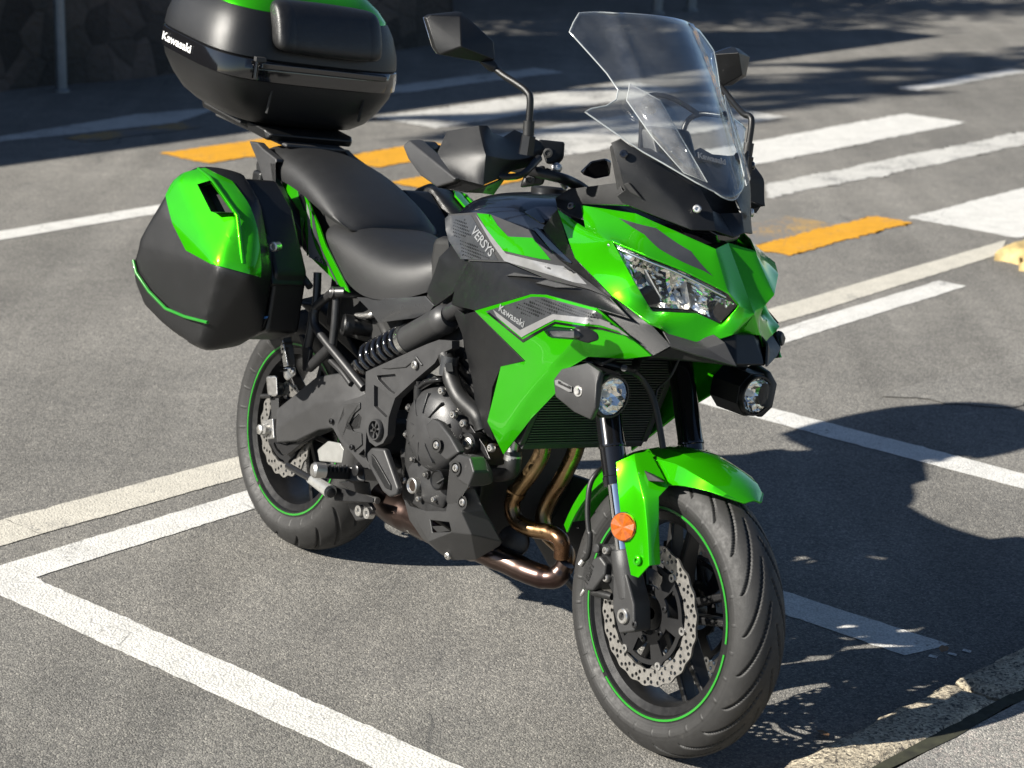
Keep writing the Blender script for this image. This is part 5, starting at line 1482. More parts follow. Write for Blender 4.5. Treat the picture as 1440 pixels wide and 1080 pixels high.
# black middle panel
MP = {'a': (0.7767,-0.174,0.9021), 'b': (0.9333,-0.189,0.9291), 'c': (1.0886,-0.2,0.9239), 'd': (1.2351,-0.21,0.9339), 'e': (1.3024,-0.213,0.9322), 'f': (1.3677,-0.206,0.9033), 'g': (1.2938,-0.234,0.9086), 'h': (1.1383,-0.24,0.9025), 'i': (1.0847,-0.236,0.8922), 'j': (0.8817,-0.218,0.8137), 'k': (0.7325,-0.172,0.7958), 'l': (0.7306,-0.166,0.8453), 'm': (0.9392,-0.205,0.9033)}
mkd('side_panel', MP, ['a b m', 'b c h i m', 'c d g h', 'd e f g', 'm i j', 'a m j l', 'l j k'], 'plastic', bike, solid=0.005, off=-1, bev=0.0012, mir=True, cc=0.6)
plate('side_panel_fin', [(0.9582,-0.212,0.906),(0.9876,-0.212,0.9193),(1.105,-0.214,0.9294),(1.0634,-0.216,0.9243)], .008, 'plastic_grey', bike, bev=0.002)
plate('side_panel_fin', [(1.0689,-0.22,0.913),(1.1049,-0.22,0.9276),(1.2109,-0.222,0.9324),(1.1448,-0.224,0.9185)], .008, 'plastic_grey', bike, bev=0.002)
# inner black cowl behind the shroud
IC = {'a': (0.7216,-0.165,0.7925), 'b': (0.8691,-0.208,0.8095), 'c': (1.0786,-0.222,0.7493), 'd': (0.996,-0.216,0.7158), 'e': (0.9635,-0.205,0.664), 'f': (0.9471,-0.188,0.5841), 'g': (0.9489,-0.168,0.5407), 'h': (0.8811,-0.165,0.5609), 'i': (0.839,-0.165,0.6494), 'j': (0.7769,-0.165,0.7395), 'k': (0.7819,-0.17,0.7846), 'l': (0.8629,-0.195,0.7261)}
mkd('inner_cowl', IC, ['a k j', 'k b l j', 'b c d l', 'd e i l', 'l i j', 'e f h i', 'f g h'], 'plastic', bike, solid=0.006, off=-1, bev=0.0012, mir=True, cc=0.8)

# green side shroud
G_ = {'1': (0.8828,-0.22,0.8133), '2': (1.0872,-0.238,0.8927), '3': (1.1407,-0.242,0.9029), '4': (1.2985,-0.238,0.909), '5': (1.4162,-0.182,0.8402), '6': (1.3547,-0.19,0.8196), '7': (1.2823,-0.226,0.8065), '8': (1.2368,-0.236,0.7704), '9': (1.2173,-0.24,0.7468),
      '10': (1.1979,-0.225,0.7098), '11': (1.1091,-0.205,0.6323), '12': (1.0098,-0.184,0.5273), '13': (0.9632,-0.204,0.5885), '15': (1.0007,-0.22,0.7185), '16': (1.0941,-0.232,0.7529),
      'c1': (1.0813,-0.242,0.8027), 'c2': (1.2724,-0.254,0.8439), 'c3': (1.1835,-0.248,0.7548), 'c4': (1.0829,-0.222,0.6572), 'c5': (1.012,-0.198,0.5584)}
shroud = mkd('side_shroud', G_, ['1 2 c1', '2 3 c2 c1', '3 4 c2', '4 5 6 7', '4 7 c2', 'c1 c2 c3 16', 'c2 7 8 c3', 'c3 8 9 10', '1 c1 16', '16 c3 c4 15', 'c3 10 11 c4', '15 c4 c5 13', 'c4 11 12 c5', 'c5 12 13'], 'green', bike, solid=0.005, off=-1, bev=0.0012, mir=True, cc=0.55)
sh = shroud[0]
decal('shroud_dark_print', [(0.9276,-0.24,0.8216),(1.0924,-0.24,0.8886),(1.1379,-0.24,0.8973),(1.2976,-0.24,0.9038),(1.3445,-0.24,0.8867),(1.3073,-0.24,0.8832),(1.1823,-0.24,0.8684),(1.0792,-0.24,0.8074),(0.9665,-0.24,0.8239)], sh, 'grey_print', bike)
decal('shroud_silver_line', [(0.9566,-0.24,0.8322),(1.0718,-0.24,0.8135),(1.177,-0.24,0.8703),(1.3057,-0.24,0.8898),(1.3567,-0.24,0.883),(1.382,-0.24,0.8717),(1.3088,-0.24,0.8772),(1.1872,-0.24,0.8614),(1.0794,-0.24,0.7997),(0.976,-0.24,0.8207)], sh, 'silver_print', bike, .0018)
decal('shroud_black_line', [(0.9351,-0.24,0.8196),(0.9448,-0.24,0.8233),(1.0837,-0.24,0.796),(1.1882,-0.24,0.8576),(1.3099,-0.24,0.873),(1.3826,-0.24,0.8694),(1.3907,-0.24,0.8669),(1.311,-0.24,0.8683),(1.1909,-0.24,0.8532),(1.0852,-0.24,0.7901)], sh, 'gloss', bike, .0015)
dots(sh, [(1.031,-0.24,0.8589),(1.1386,-0.24,0.8944),(1.2425,-0.24,0.8947),(1.0856,-0.24,0.8424)], .0080, .0012, .0030, 'dark_print')
dots(sh, [(1.1468,-0.24,0.8941),(1.272,-0.24,0.9012),(1.3204,-0.24,0.8921),(1.2149,-0.24,0.8787)], .0065, .0008, .0022, 'dark_print')
letter_decal('brand_lettering', 'Kawasaki', (0.9805,-0.235,0.8349), (1.0834,-0.242,0.8212), sh, 'pale_print', bike, .0150, 0, .0004, .0028)

# ---- headlight cowl (nose)
N = {'n1': (1.0613,-0.182,1.0681), 'n3': (1.1536,-0.178,1.047), 'n2': (1.1073,-0.16,1.0866), 'n4': (1.2483,-0.132,1.0962), 'n5': (1.3576,-0.092,1.0743), 'n6': (1.4146,-0.056,1.0588), 'n7': (1.3893,0.0,1.0691),
     'n8': (1.4959,0.0,0.9457), 'h1': (1.2706,-0.204,1.0415), 'h2': (1.3554,-0.176,1.0278), 'h3': (1.415,-0.13,1.0131), 'h4': (1.4803,-0.062,0.983), 'h5': (1.4851,-0.034,0.9602), 'h6': (1.4566,-0.046,0.9153), 'h7': (1.4253,-0.088,0.9302), 'h8': (1.3642,-0.15,0.9194), 'h9': (1.3434,-0.186,0.9672),
     'b1': (1.1627,-0.2,0.9847), 'b2': (1.2991,-0.206,0.9366), 'b3': (1.3957,-0.18,0.9017), 'b4': (1.4086,-0.16,0.8966), 'c1': (1.4149,-0.14,0.8831), 'c2': (1.4497,-0.09,0.8697), 'c3': (1.4844,-0.04,0.9005), 'n9': (1.4671,0.0,0.8996), 'mid': (1.3503,-0.122,1.0618)}
nose = mkd('headlight_cowl', N, ['n1 n3 h1 b1', 'h1 h9 b2 b1', 'h9 h8 b3 b2', 'n3 n2 n4 h2 h1', 'n4 n5 h3 h2', 'n5 n6 h4 h3', 'n6 n7 n8 h5 h4', 'h8 h7 c1 b4 b3', 'h7 h6 c2 c1', 'h6 h5 n8 c3 c2', 'c3 n8 n9'], 'green', bike, solid=0.004, off=-1, bev=0.0012, seg=3, mir=True, cc=0.4)
decal('cowl_dark_print', [(1.2206,-0.143,1.0807),(1.3064,-0.139,1.0773),(1.3892,-0.108,1.0478),(1.445,-0.103,1.0094),(1.4297,-0.118,1.0165),(1.3503,-0.162,1.0429),(1.3026,-0.152,1.0627)], nose[0], 'grey_print', bike, .0015)
# headlamp: dark bucket, faceted reflectors, bulbs, clear lens
HL = [N[k] for k in ('h1', 'h2', 'h3', 'h4', 'h5', 'h6', 'h7', 'h8', 'h9')]
ctr = sum((Vector(p) for p in HL), Vector()) / 9
back = [Vector(p) * .80 + ctr * .20 + Vector((-.060, .012, 0)) for p in HL]
for sg in (1, -1):
    fl = lambda p: (p[0], p[1] * sg, p[2])
    bk = mk('headlight_bucket', [fl(Vector(p) * .985 + ctr * .015 + Vector((-.004, 0, 0))) for p in HL] + [fl(p) for p in back], [(i, (i + 1) % 9, 9 + (i + 1) % 9, 9 + i) for i in range(9)] + [tuple(range(9, 18))], 'gloss', bike, solid=.002)
    mk('headlight_lens', [fl(Vector(p) * .985 + ctr * .015 + Vector((-.002, 0, 0))) for p in HL] + [fl(ctr + Vector((.008, -.006, 0)))], [(i, (i + 1) % 9, 9) for i in range(9)], 'lens', bk, ang=80)
    rr = random.Random(12)
    tops, bots = [Vector(N[k]) for k in ('h1', 'h2', 'h3', 'h4', 'h5')], [Vector(N[k]) for k in ('h9', 'h8', 'h7', 'h6', 'h6')]
    def edge(L_, a):
        f_ = a * 4
        i_ = min(3, int(f_))
        return L_[i_].lerp(L_[i_ + 1], f_ - i_)
    bm = bmesh.new()
    NA, NB = 34, 12
    g_ = []
    for i_ in range(NA + 1):
        col_ = []
        for j_ in range(NB + 1):
            a_, b_ = .03 + .94 * i_ / NA, .06 + .88 * j_ / NB
            p_ = edge(tops, a_).lerp(edge(bots, a_), b_)
            bowl = sum(max(0, 1 - ((a_ - c_) / .13) ** 2 - ((b_ - .5) / .55) ** 2) for c_ in (.27, .53, .78))
            edge_ = i_ in (0, NA) or j_ in (0, NB)
            dep = .010 if edge_ else .017 + .040 * bowl + (.0022 if (i_ // 2 + j_) % 2 else 0) + rr.uniform(-.0012, .0012)
            q_ = p_ + Vector((-dep, dep * .22, 0))
            col_.append(bm.verts.new((q_.x, q_.y * sg, q_.z)))
        g_.append(col_)
    for i_ in range(NA):
        for j_ in range(NB):
            if True:
                bm.faces.new((g_[i_][j_], g_[i_ + 1][j_], g_[i_ + 1][j_ + 1], g_[i_][j_ + 1]))
    bmesh.ops.triangulate(bm, faces=bm.faces)
    finish(bm, 'reflector', 'reflector', bk, smooth=False)
    for a, b in ((.24, .02), (.44, .02), (.61, .02), (.78, .02)):
        p0, p1 = Vector(N['h2' if 0 else 'h1']).lerp(Vector(N['h5']), a), Vector(N['h8']).lerp(Vector(N['h6']), a)
        hull('lamp_divider', [fl(p0 + Vector((-.016, .006, -.006)) + Vector((0, 0, e))) for e in (-.002, .002)] + [fl(p1 + Vector((-.02, .006, .012)) + Vector((0, 0, e))) for e in (-.002, .002)] + [fl(p1 + Vector((-.05, .006, .012))), fl(p0 + Vector((-.05, .006, -.006)))], 'alu', bk)
    tube('running_light_strip', [fl(Vector(q) + Vector((-.012, .004, -.010))) for q in (N['h1'], N['h2'], N['h3'], N['h4'])], .0035, 'chrome', bk, 8)
# black filler between tank panel and cowl, lip under the nose
LP = {'a': (0.9835,-0.15,1.0166), 'b': (1.0537,-0.176,1.068), 'b2': (1.1209,-0.186,1.0024), 'c': (1.156,-0.194,0.9821), 'd': (1.2927,-0.2,0.9334), 'e': (1.3909,-0.174,0.8992), 'f': (1.4364,-0.152,0.8658), 'g': (1.4113,-0.176,0.8381), 'h': (1.2849,-0.226,0.9053), 'i': (1.2949,-0.206,0.9288), 'j': (1.0758,-0.172,0.9655)}
mkd('cowl_side_trim', LP, ['a b b2 j', 'b2 c d i j', 'd e h i', 'e f g h'], 'plastic', bike, solid=0.004, off=-1, bev=0.0012, mir=True, cc=0.8)
LL = {'a': (1.398,-0.15,0.8934), 'b': (1.4366,-0.152,0.8649), 'c': (1.4699,-0.112,0.8569), 'd': (1.5153,-0.042,0.8442), 'e': (1.4888,-0.06,0.886), 'f': (1.4601,-0.066,0.896), 'g': (1.4387,-0.095,0.8779), 'h': (1.4692,-0.088,0.8693)}
mkd('cowl_lip', LL, ['a g h b', 'b h c', 'c h d', 'g f e h', 'h e d'], 'plastic_grey', bike, solid=0.005, off=-1, bev=0.0012, mir=True, cc=0.8)
cen = [(1.4675,-0.052,0.8915),(1.5102,-0.04,0.845),(1.4788,-0.025,0.9019)]
hull('cowl_intake', cen + [(x, -y, z) for x, y, z in cen] + [(x - .10, y, z + .01) for x, y, z in cen] + [(x - .10, -y, z + .01) for x, y, z in cen], 'plastic', bike, bev=0.004)
hull('cowl_belly', [(1.3982,-0.165,0.8341),(1.4294,-0.145,0.8623),(1.5041,-0.045,0.8425)] + [(1.20, -.10, .84), (1.20, .10, .84), (1.30, -.13, .90), (1.30, .13, .90)] + [(x, -y, z) for x, y, z in [(1.3982,-0.165,0.8341),(1.4294,-0.145,0.8623),(1.5041,-0.045,0.8425)]], 'dark', bike, bev=0.004)
hull('headlight_housing', [(x - .05, y * .9 * s_, z) for s_ in (1, -1) for x, y, z in (N['n2'], N['n5'], N['n6'], N['b1'], N['b3'], N['c2'])] + [(1.1, .13, .95), (1.1, -.13, .95), (1.12, .1, 1.1), (1.12, -.1, 1.1)], 'dark', bike, bev=0.006)

# ---- dash cowl under the screen
DC = {'a': (1.2029,-0.188,1.2286), 'b': (1.2199,-0.18,1.2398), 'c': (1.2633,-0.138,1.2109), 'd': (1.3258,-0.07,1.1728), 'e': (1.3286,-0.046,1.1682), 'e2': (1.3716,-0.04,1.1286), 'f': (1.3501,0.0,1.1214), 'g': (1.4014,0.0,1.0831), 'h': (1.3889,-0.04,1.0909),
      'i': (1.3677,-0.085,1.087), 'j': (1.3088,-0.125,1.0994), 'k': (1.2436,-0.168,1.1141), 'l': (1.2333,-0.176,1.1265), 'm': (1.2475,-0.17,1.1417), 'n': (1.2899,-0.14,1.1625), 'o': (1.3425,-0.09,1.1305), 'p': (1.2337,-0.18,1.1776)}
dash = mkd('dash_cowl', DC, ['a b c n p', 'p n m', 'm n j k l', 'c d o n', 'n o i j', 'd e e2 o', 'e2 h i o', 'e2 f g h'], 'plastic', bike, solid=0.005, off=-1, bev=0.0012, mir=True, cc=0.8)
hull('dash_inner', [(x - .03, y * .9 * s_, z - .005) for s_ in (1, -1) for x, y, z in (DC['a'], DC['c'], DC['d'], DC['i'], DC['k'])] + [(1.16, .1, 1.19), (1.16, -.1, 1.19)], 'dark', bike, bev=0.005)
plate('dash_cowl_inset', [(1.2429,-0.174,1.1525),(1.2558,-0.172,1.1581),(1.2833,-0.152,1.1295),(1.2609,-0.168,1.1387)], .006, 'dark', bike, bev=0.002)
for pt in [(1.2338,-0.178,1.2115),(1.3596,-0.074,1.1285)]:
    for sg in (1, -1):
        bolt('dash_bolt', (pt[0] + .003, pt[1] * sg, pt[2]), (.6, -.8 * sg, .2), .0085, 'gloss' if pt[2] > 1.15 else 'alu', bike, .006)
mkd('dash_side_bracket', {'a': (1.0358,-0.172,1.0884), 'b': (1.0614,-0.16,1.1126), 'c': (1.2048,-0.15,1.1508), 'd': (1.2509,-0.158,1.1116), 'e': (1.1092,-0.158,1.0887), 'f': (1.1434,-0.17,1.0599), 'g': (1.0986,-0.18,1.0634), 'h': (1.0617,-0.184,1.0739)},
    ['a b e', 'b c d e', 'e f g', 'a e g h'], 'plastic', bike, solid=0.006, off=-1, bev=0.0012, mir=True, cc=0.8)
bolt('bracket_bolt', (1.1052,-0.182,1.0823), (.3, -.9, .4), .008, 'gloss', bike, .006)
hull('instrument_cluster', [(1.16, y, 1.195) for y in (-.06, .06)] + [(1.135, y, 1.262) for y in (-.062, .062)] + [(1.165, y, 1.268) for y in (-.055, .055)] + [(1.21, y, 1.20) for y in (-.055, .055)], 'plastic', bike, bev=0.010)
mk('cluster_screen', [(1.157, -.05, 1.203), (1.157, .05, 1.203), (1.1325, .052, 1.258), (1.1325, -.052, 1.258)], [(0, 1, 2, 3)], 'gloss', bike, solid=.002)
hull('nose_intake', [(1.3131,-0.075,1.0837),(1.3553,-0.07,1.1026),(1.3878,-0.03,1.0835),(1.3833,-0.025,1.064),(1.3538,-0.05,1.0518)] + [(x, -y, z) for x, y, z in [(1.3131,-0.075,1.0837),(1.3553,-0.07,1.1026),(1.3878,-0.03,1.0835),(1.3833,-0.025,1.064),(1.3538,-0.05,1.0518)]], 'gloss', bike, bev=0.003)

# ---- windscreen
YM = [(1.165, .034), (1.178, .066), (1.20, .105), (1.23, .152), (1.26, .195), (1.280, .224), (1.288, .210), (1.298, .178), (1.312, .156), (1.331, .146), (1.36, .158), (1.40, .184), (1.43, .203), (1.45, .187), (1.470, .168)]
def ymax(z):
    for (z0, y0), (z1, y1) in zip(YM, YM[1:]):
        if z <= z1:
            return y0 + (y1 - y0) * (z - z0) / (z1 - z0)
    return YM[-1][1]
rows = []
zs = [1.165, 1.172, 1.178, 1.19, 1.205, 1.22, 1.235, 1.25, 1.265, 1.275, 1.280, 1.284, 1.288, 1.293, 1.298, 1.305, 1.312, 1.322, 1.331, 1.345, 1.36, 1.38, 1.40, 1.415, 1.43, 1.44, 1.45, 1.46, 1.470]
NY = 30
for z in zs:
    row = []
    for k in range(-NY, NY + 1):
        y = ymax(z) * k / NY
        lift = .018 * max(0, (z - 1.43) / .04) * (1 - (k / NY) ** 2)
        zz_ = z + lift
        if z <= 1.18:
            zz_ -= .012 * (1 - (k / NY) ** 2) * (1.18 - z) / .015
        xc = 1.362 - (zz_ - 1.17) * .80 - .12 * max(0, zz_ - 1.36) ** 2 * 8
        flare = max(0, abs(y) - .125)
        ear = 1.0 if z < 1.30 else 0.35
        xx = xc - 4.2 * min(abs(y), .135) ** 2 - (4.2 * .27 * .45) * max(0, abs(y) - .135)
        # pressed shoulder lines along the sides
        xx += .011 * math.exp(-((abs(y) - .108) / .009) ** 2) * min(1, max(0, (z - 1.19) / .04))
        row.append((xx, y, zz_))
    rows.append(row)
verts = [p for rw in rows for p in rw]
W_ = 2 * NY + 1
faces = [(i * W_ + j, i * W_ + j + 1, (i + 1) * W_ + j + 1, (i + 1) * W_ + j) for i in range(len(rows) - 1) for j in range(W_ - 1)]
ws = mk('windscreen', verts, faces, 'screen', bike, solid=.004, off=0, ang=80)
def screen_at(y, z):
    xc = 1.362 - (z - 1.17) * .80 - .12 * max(0, z - 1.36) ** 2 * 8
    return Vector((xc - 4.2 * min(abs(y), .135) ** 2 - .51 * max(0, abs(y) - .135), y, z))
# pale tube along the screen's rim, painting the light its edge catches
rim = [rows[0][k] for k in range(W_)] + [r_[-1] for r_ in rows[1:]] + [rows[-1][k] for k in range(W_ - 2, -1, -1)] + [r_[0] for r_ in rows[-2:0:-1]]
tube('screen_edge', rim + [rim[0]], .0015, 'screen_rim', ws, 6, curve=False)
for sg in (1, -1):
    for y, z in ((.104, 1.306), (.087, 1.229)):
        p = screen_at(-y * sg, z)
        lathe('screen_bolt', p + Vector((.004, 0, 0)), (.75, -.55 * sg, .35), [(-.004, 0), (-.004, .012), (.001, .012), (.004, .008), (.004, 0)], 'gloss', bike, 20)
    # clear side deflector plate held by the bolts
    dp = [(-.128, 1.345), (-.088, 1.322), (-.070, 1.25), (-.050, 1.180), (-.088, 1.192), (-.120, 1.25), (-.142, 1.312)]
    pl_ = [screen_at(y * sg, z) + Vector((.014, -.004 * sg, .002)) for y, z in dp]
    sp_ = mk('screen_side_plate', pl_, [tuple(range(7))], 'screen_frost', bike, solid=.003)
    tube('plate_edge', pl_ + [pl_[0]], .0011, 'screen_rim', sp_, 6, curve=False)
    tube('screen_stay', [screen_at(-.104 * sg, 1.306) + Vector((-.01, 0, 0)), (1.15, -.085 * sg, 1.30), (1.14, -.06 * sg, 1.27), (1.15, -.055 * sg, 1.18)], .006, 'black_metal', bike, 10)
tube('screen_stay_bar', [(1.15, -.085, 1.30), (1.12, -.03, 1.325), (1.12, .03, 1.325), (1.15, .085, 1.30)], .006, 'black_metal', bike, 10)
lettering('screen_lettering', 'Kawasaki', screen_at(-.052, 1.226) + Vector((.014, -.002, 0)), screen_at(.012, 1.218) + Vector((.010, 0, 0)), (-.6, 0, .8), 'pale_print', bike, .0135, 0, .0006)

# ---- handlebar, hand guards, mirrors
BE = Vector((0.84,-0.405,1.145))
bar_r = [BE + Vector((.01, -.01, 0)), Vector((0.8221,-0.345,1.1449)), Vector((1.02, -.20, 1.135)), Vector((1.03, -.12, 1.12)), Vector((1.03, -.05, 1.09))]
for sg in (1, -1):
    fl = lambda p: Vector((p[0], p[1] * sg, p[2]))
    tube('handlebar', [fl(p) for p in bar_r] + [Vector((1.03, 0, 1.085))], .0115, 'black_metal', bike, 14)
    tube('grip', [fl(bar_r[0]), fl(bar_r[0].lerp(bar_r[1], .98))], .0165, 'rubber', bike, 18, curve=False)
HG = {'a': (0.9442,-0.405,1.1967), 'b': (1.0051,-0.372,1.2203), 'c': (1.0108,-0.355,1.2219), 'd': (1.0105,-0.338,1.2086), 'e': (0.9972,-0.3,1.2013), 'f': (0.9816,-0.262,1.2162), 'g': (1.0006,-0.205,1.1995), 'h': (1.0086,-0.196,1.1859), 'i': (1.0128,-0.215,1.1512), 'j': (1.0241,-0.285,1.1362),
      'k': (1.0792,-0.395,1.1092), 'l': (1.0322,-0.432,1.114), 'm': (0.9599,-0.432,1.1535), 'n': (0.9755,-0.434,1.1444), 'o': (1.0691,-0.392,1.1681), 'p': (1.0384,-0.3,1.158), 'q': (1.0179,-0.235,1.1671), 'r': (1.0512,-0.33,1.1241), 's': (1.0204,-0.262,1.1724)}
hgd = mkd('hand_guard', HG, ['a b o n m', 'n o k l', 'b c d o', 'd e s p o', 'e f g q s', 's q p', 'g h i q', 'q i j p', 'o p j r k'], 'plastic', bike, solid=0.006, off=-1, bev=0.0012, seg=3, mir=True, cc=0.7)
E1 = [(0.8235,-0.425,1.1472),(0.8347,-0.42,1.1614),(0.8493,-0.415,1.1615),(0.8919,-0.42,1.1437),(0.9317,-0.428,1.1378),(1.0379,-0.436,1.1135),(1.0323,-0.436,1.1048),(0.9773,-0.436,1.0852),(0.9126,-0.432,1.0978),(0.8507,-0.428,1.1265)]
hull('hand_guard_end', E1 + [(x + .004, y + .022, z + .004) for x, y, z in E1], 'plastic_grey', bike, bev=0.004, mir=True)
plate('hand_guard_lower', [(0.9745,-0.434,1.0849),(1.0296,-0.434,1.1045),(1.0401,-0.432,1.1129),(1.078,-0.394,1.1085),(1.0513,-0.33,1.1235),(1.0335,-0.34,1.0856),(1.0486,-0.38,1.0889),(1.0402,-0.42,1.0867)], .01, 'plastic', bike, bev=0.003, mir=True)
hull('master_cylinder_reservoir', [(0.986,-0.2,1.2017),(1.0129,-0.15,1.2038),(1.0177,-0.15,1.1703),(1.0108,-0.155,1.1564),(1.0128,-0.19,1.1544)] + [(0.9233,-0.15,1.1958),(0.964,-0.11,1.1993),(0.9689,-0.11,1.1652),(0.9557,-0.11,1.1505),(0.9508,-0.14,1.1477)], 'plastic', bike, bev=0.006)
lathe('reservoir_bolt', (1.0195,-0.196,1.1786), (.7, -.7, 0), [(-.004, .010), (.002, .010), (.003, .006), (.0, .005), (.0, 0)], 'plastic_grey', bike, 18)
hull('switch_block', [(0.9787,-0.215,1.1348),(1.0145,-0.195,1.1528),(1.0173,-0.19,1.1365),(1.0135,-0.19,1.1109),(0.9806,-0.225,1.097)] + [(0.9218,-0.17,1.1283),(0.9587,-0.15,1.1467),(0.9677,-0.15,1.1308),(0.9639,-0.15,1.1049),(0.9235,-0.18,1.0899)], 'plastic', bike, bev=0.006)
lathe('switch_block_bolt', (1.0021,-0.218,1.1179), (.7, -.7, 0), [(-.004, .010), (.002, .010), (.003, .006), (0, .005), (0, 0)], 'plastic_grey', bike, 18)
lathe('banjo_bolt', (1.0175,-0.165,1.1499), (.6, -.8, .2), [(-.01, 0), (-.01, .010), (.004, .010), (.006, .007), (.006, 0)], 'alu', bike, 12)
tube('front_brake_hose', [(1.0125,-0.16,1.1485), (1.0083,-0.15,1.1312), (1.0022,-0.13,1.1157), (1.002,-0.12,1.1068)], .006, 'alu', bike, 10)
tube('throttle_cable', [(0.991,-0.17,1.1397), (0.9935,-0.13,1.1301), (0.99,-0.09,1.1066), (1.12, -.03, 1.0)], .005, 'rubber', bike, 8)
hull('bar_clamp', [(1.03 + a, y, 1.075 + b) for a in (-.03, .03) for y in (-.07, .07) for b in (-.03, .03)], 'black_metal', bike, bev=0.01)
hull('clutch_switch_block', [(1.02 + a, .20 + b, 1.13 + c_) for a in (-.025, .035) for b in (-.045, .045) for c_ in (-.03, .03)], 'plastic', bike, bev=0.008)
hull('ignition_cover', [(0.969,-0.06,1.1399),(0.9867,-0.05,1.1658),(0.998,-0.02,1.176),(0.9953,0.0,1.1705),(0.9982,0.0,1.1389),(0.9866,-0.03,1.1287),(0.9756,-0.055,1.1334)] + [(0.9389,-0.03,1.1369),(0.951,-0.02,1.1621),(0.9511,0.02,1.1712),(0.9488,0.04,1.1657),(0.9516,0.04,1.1337),(0.9513,0.0,1.1247)], 'gloss', bike, bev=0.010, seg=3)
tube('brake_lever', [(1.023,-0.22,1.1664), (1.06, -.30, 1.13), (1.02, -.39, 1.125)], [.008, .007, .006], 'black_metal', bike, 10)
MI = [(0.897,-0.462,1.4158),(0.8999,-0.455,1.4225),(0.9234,-0.4,1.4374),(0.9276,-0.394,1.4359),(0.9632,-0.334,1.3887),(0.9754,-0.332,1.3525),(0.964,-0.36,1.3445),(0.9307,-0.44,1.3475),(0.9222,-0.448,1.3603)]
MR = [(0.9386,-0.408,1.4298),(0.9716,-0.418,1.3703)]
hull('mirror_housing', MI + MR + [(x - .012, y, z) for x, y, z in MI], 'plastic', bike, bev=0.006, seg=3)
ML = [(0.9,0.3363,1.4212), (0.905,0.3889,1.442), (0.91,0.398,1.4403), (0.915,0.4296,1.4257), (0.915,0.4281,1.3813), (0.91,0.3936,1.357), (0.905,0.3641,1.3505), (0.9,0.3538,1.3704)]
hull('mirror_housing', ML + [(0.945,0.3637,1.4325), (0.945,0.3868,1.3846)] + [(x - .014, y, z) for x, y, z in ML], 'plastic', bike, bev=0.006, seg=3)
mk('mirror_glass', [(x - .0155, y * .985 + .005, z) for x, y, z in ML], [tuple(range(8))], 'chrome', bike, solid=.001)
gx = [(x - .0135, y * .97 - .012, z * .98 + .0275) for x, y, z in MI]
for sg in (1,):
    gm = mk('mirror_glass', [(x, y * sg, z) for x, y, z in gx], [tuple(range(9))], 'chrome', bike, solid=.001)
hull('mirror_neck', [(0.9653,-0.362,1.3458),(0.9774,-0.334,1.3531),(0.9979,-0.33,1.3362),(0.9813,-0.338,1.3263)] + [(x - .016, y, z) for x, y, z in [(0.9653,-0.362,1.3458),(0.9774,-0.334,1.3531),(0.9979,-0.33,1.3362),(0.9813,-0.338,1.3263)]], 'rubber', bike, bev=0.006)
for sg in (1, -1):
    fl = lambda p: (p[0], p[1] * sg, p[2])
    stem = [(0.9788,-0.334,1.3366),(1.006,-0.328,1.3252),(1.044,-0.318,1.3128),(1.0678,-0.312,1.3022),(1.0793,-0.31,1.288),(1.0839,-0.308,1.2442)]
    if sg == -1:
        stem = [(ML[6][0] - .008, -ML[6][1], ML[6][2] + .004), (stem[2][0] - .01, stem[2][1], stem[2][2] - .005)] + stem[3:]
    tube('mirror_stem', [fl(p) for p in stem], .0072, 'plastic', bike, 14)
    tube('mirror_stem_base', [fl(p) for p in [(1.0835,-0.308,1.2457),(1.0867,-0.306,1.2096)]], .0115, 'rubber', bike, 16, curve=False)
    lathe('mirror_stem_nut', fl((1.0871,-0.306,1.2081)), (0, 0, 1), [(-.03, 0), (-.03, .016), (.008, .015), (.010, .010)], 'black_metal', bike, 6)

# ---- indicators and auxiliary lamps
TL = [(1.245,-0.312,0.8482),(1.2573,-0.308,0.8609),(1.3084,-0.288,0.8679),(1.3189,-0.284,0.8615),(1.3157,-0.286,0.847),(1.2623,-0.31,0.8383)]
hull('indicator', TL + [(x - .014, y, z) for x, y, z in TL] + [(x + .004, y * .99, z) for x, y, z in [(1.2583,-0.306,0.8532),(1.3085,-0.29,0.862),(1.3109,-0.29,0.8522),(1.2628,-0.306,0.8444)]], 'smoke', bike, bev=0.003, mir=True)
TI = [(1.2495,-0.306,0.8503),(1.3046,-0.29,0.8621),(1.3076,-0.29,0.85),(1.2566,-0.306,0.841)]
hull('indicator_reflector', [(x - .003, y, z) for x, y, z in TI] + [(x - .010, y, z) for x, y, z in TI], 'alu', bike, mir=True)
hull('indicator_stem', [(1.3099,-0.288,0.8682),(1.3177,-0.272,0.8751),(1.3339,-0.252,0.8654),(1.3407,-0.252,0.8532),(1.3283,-0.268,0.8432),(1.3157,-0.286,0.847)] + [(x - .018, y, z) for x, y, z in [(1.3099,-0.288,0.8682),(1.3177,-0.272,0.8751),(1.3339,-0.252,0.8654),(1.3407,-0.252,0.8532),(1.3283,-0.268,0.8432),(1.3157,-0.286,0.847)]], 'rubber', bike, bev=0.005, mir=True)
LC = Vector((1.343, -.202, .740))
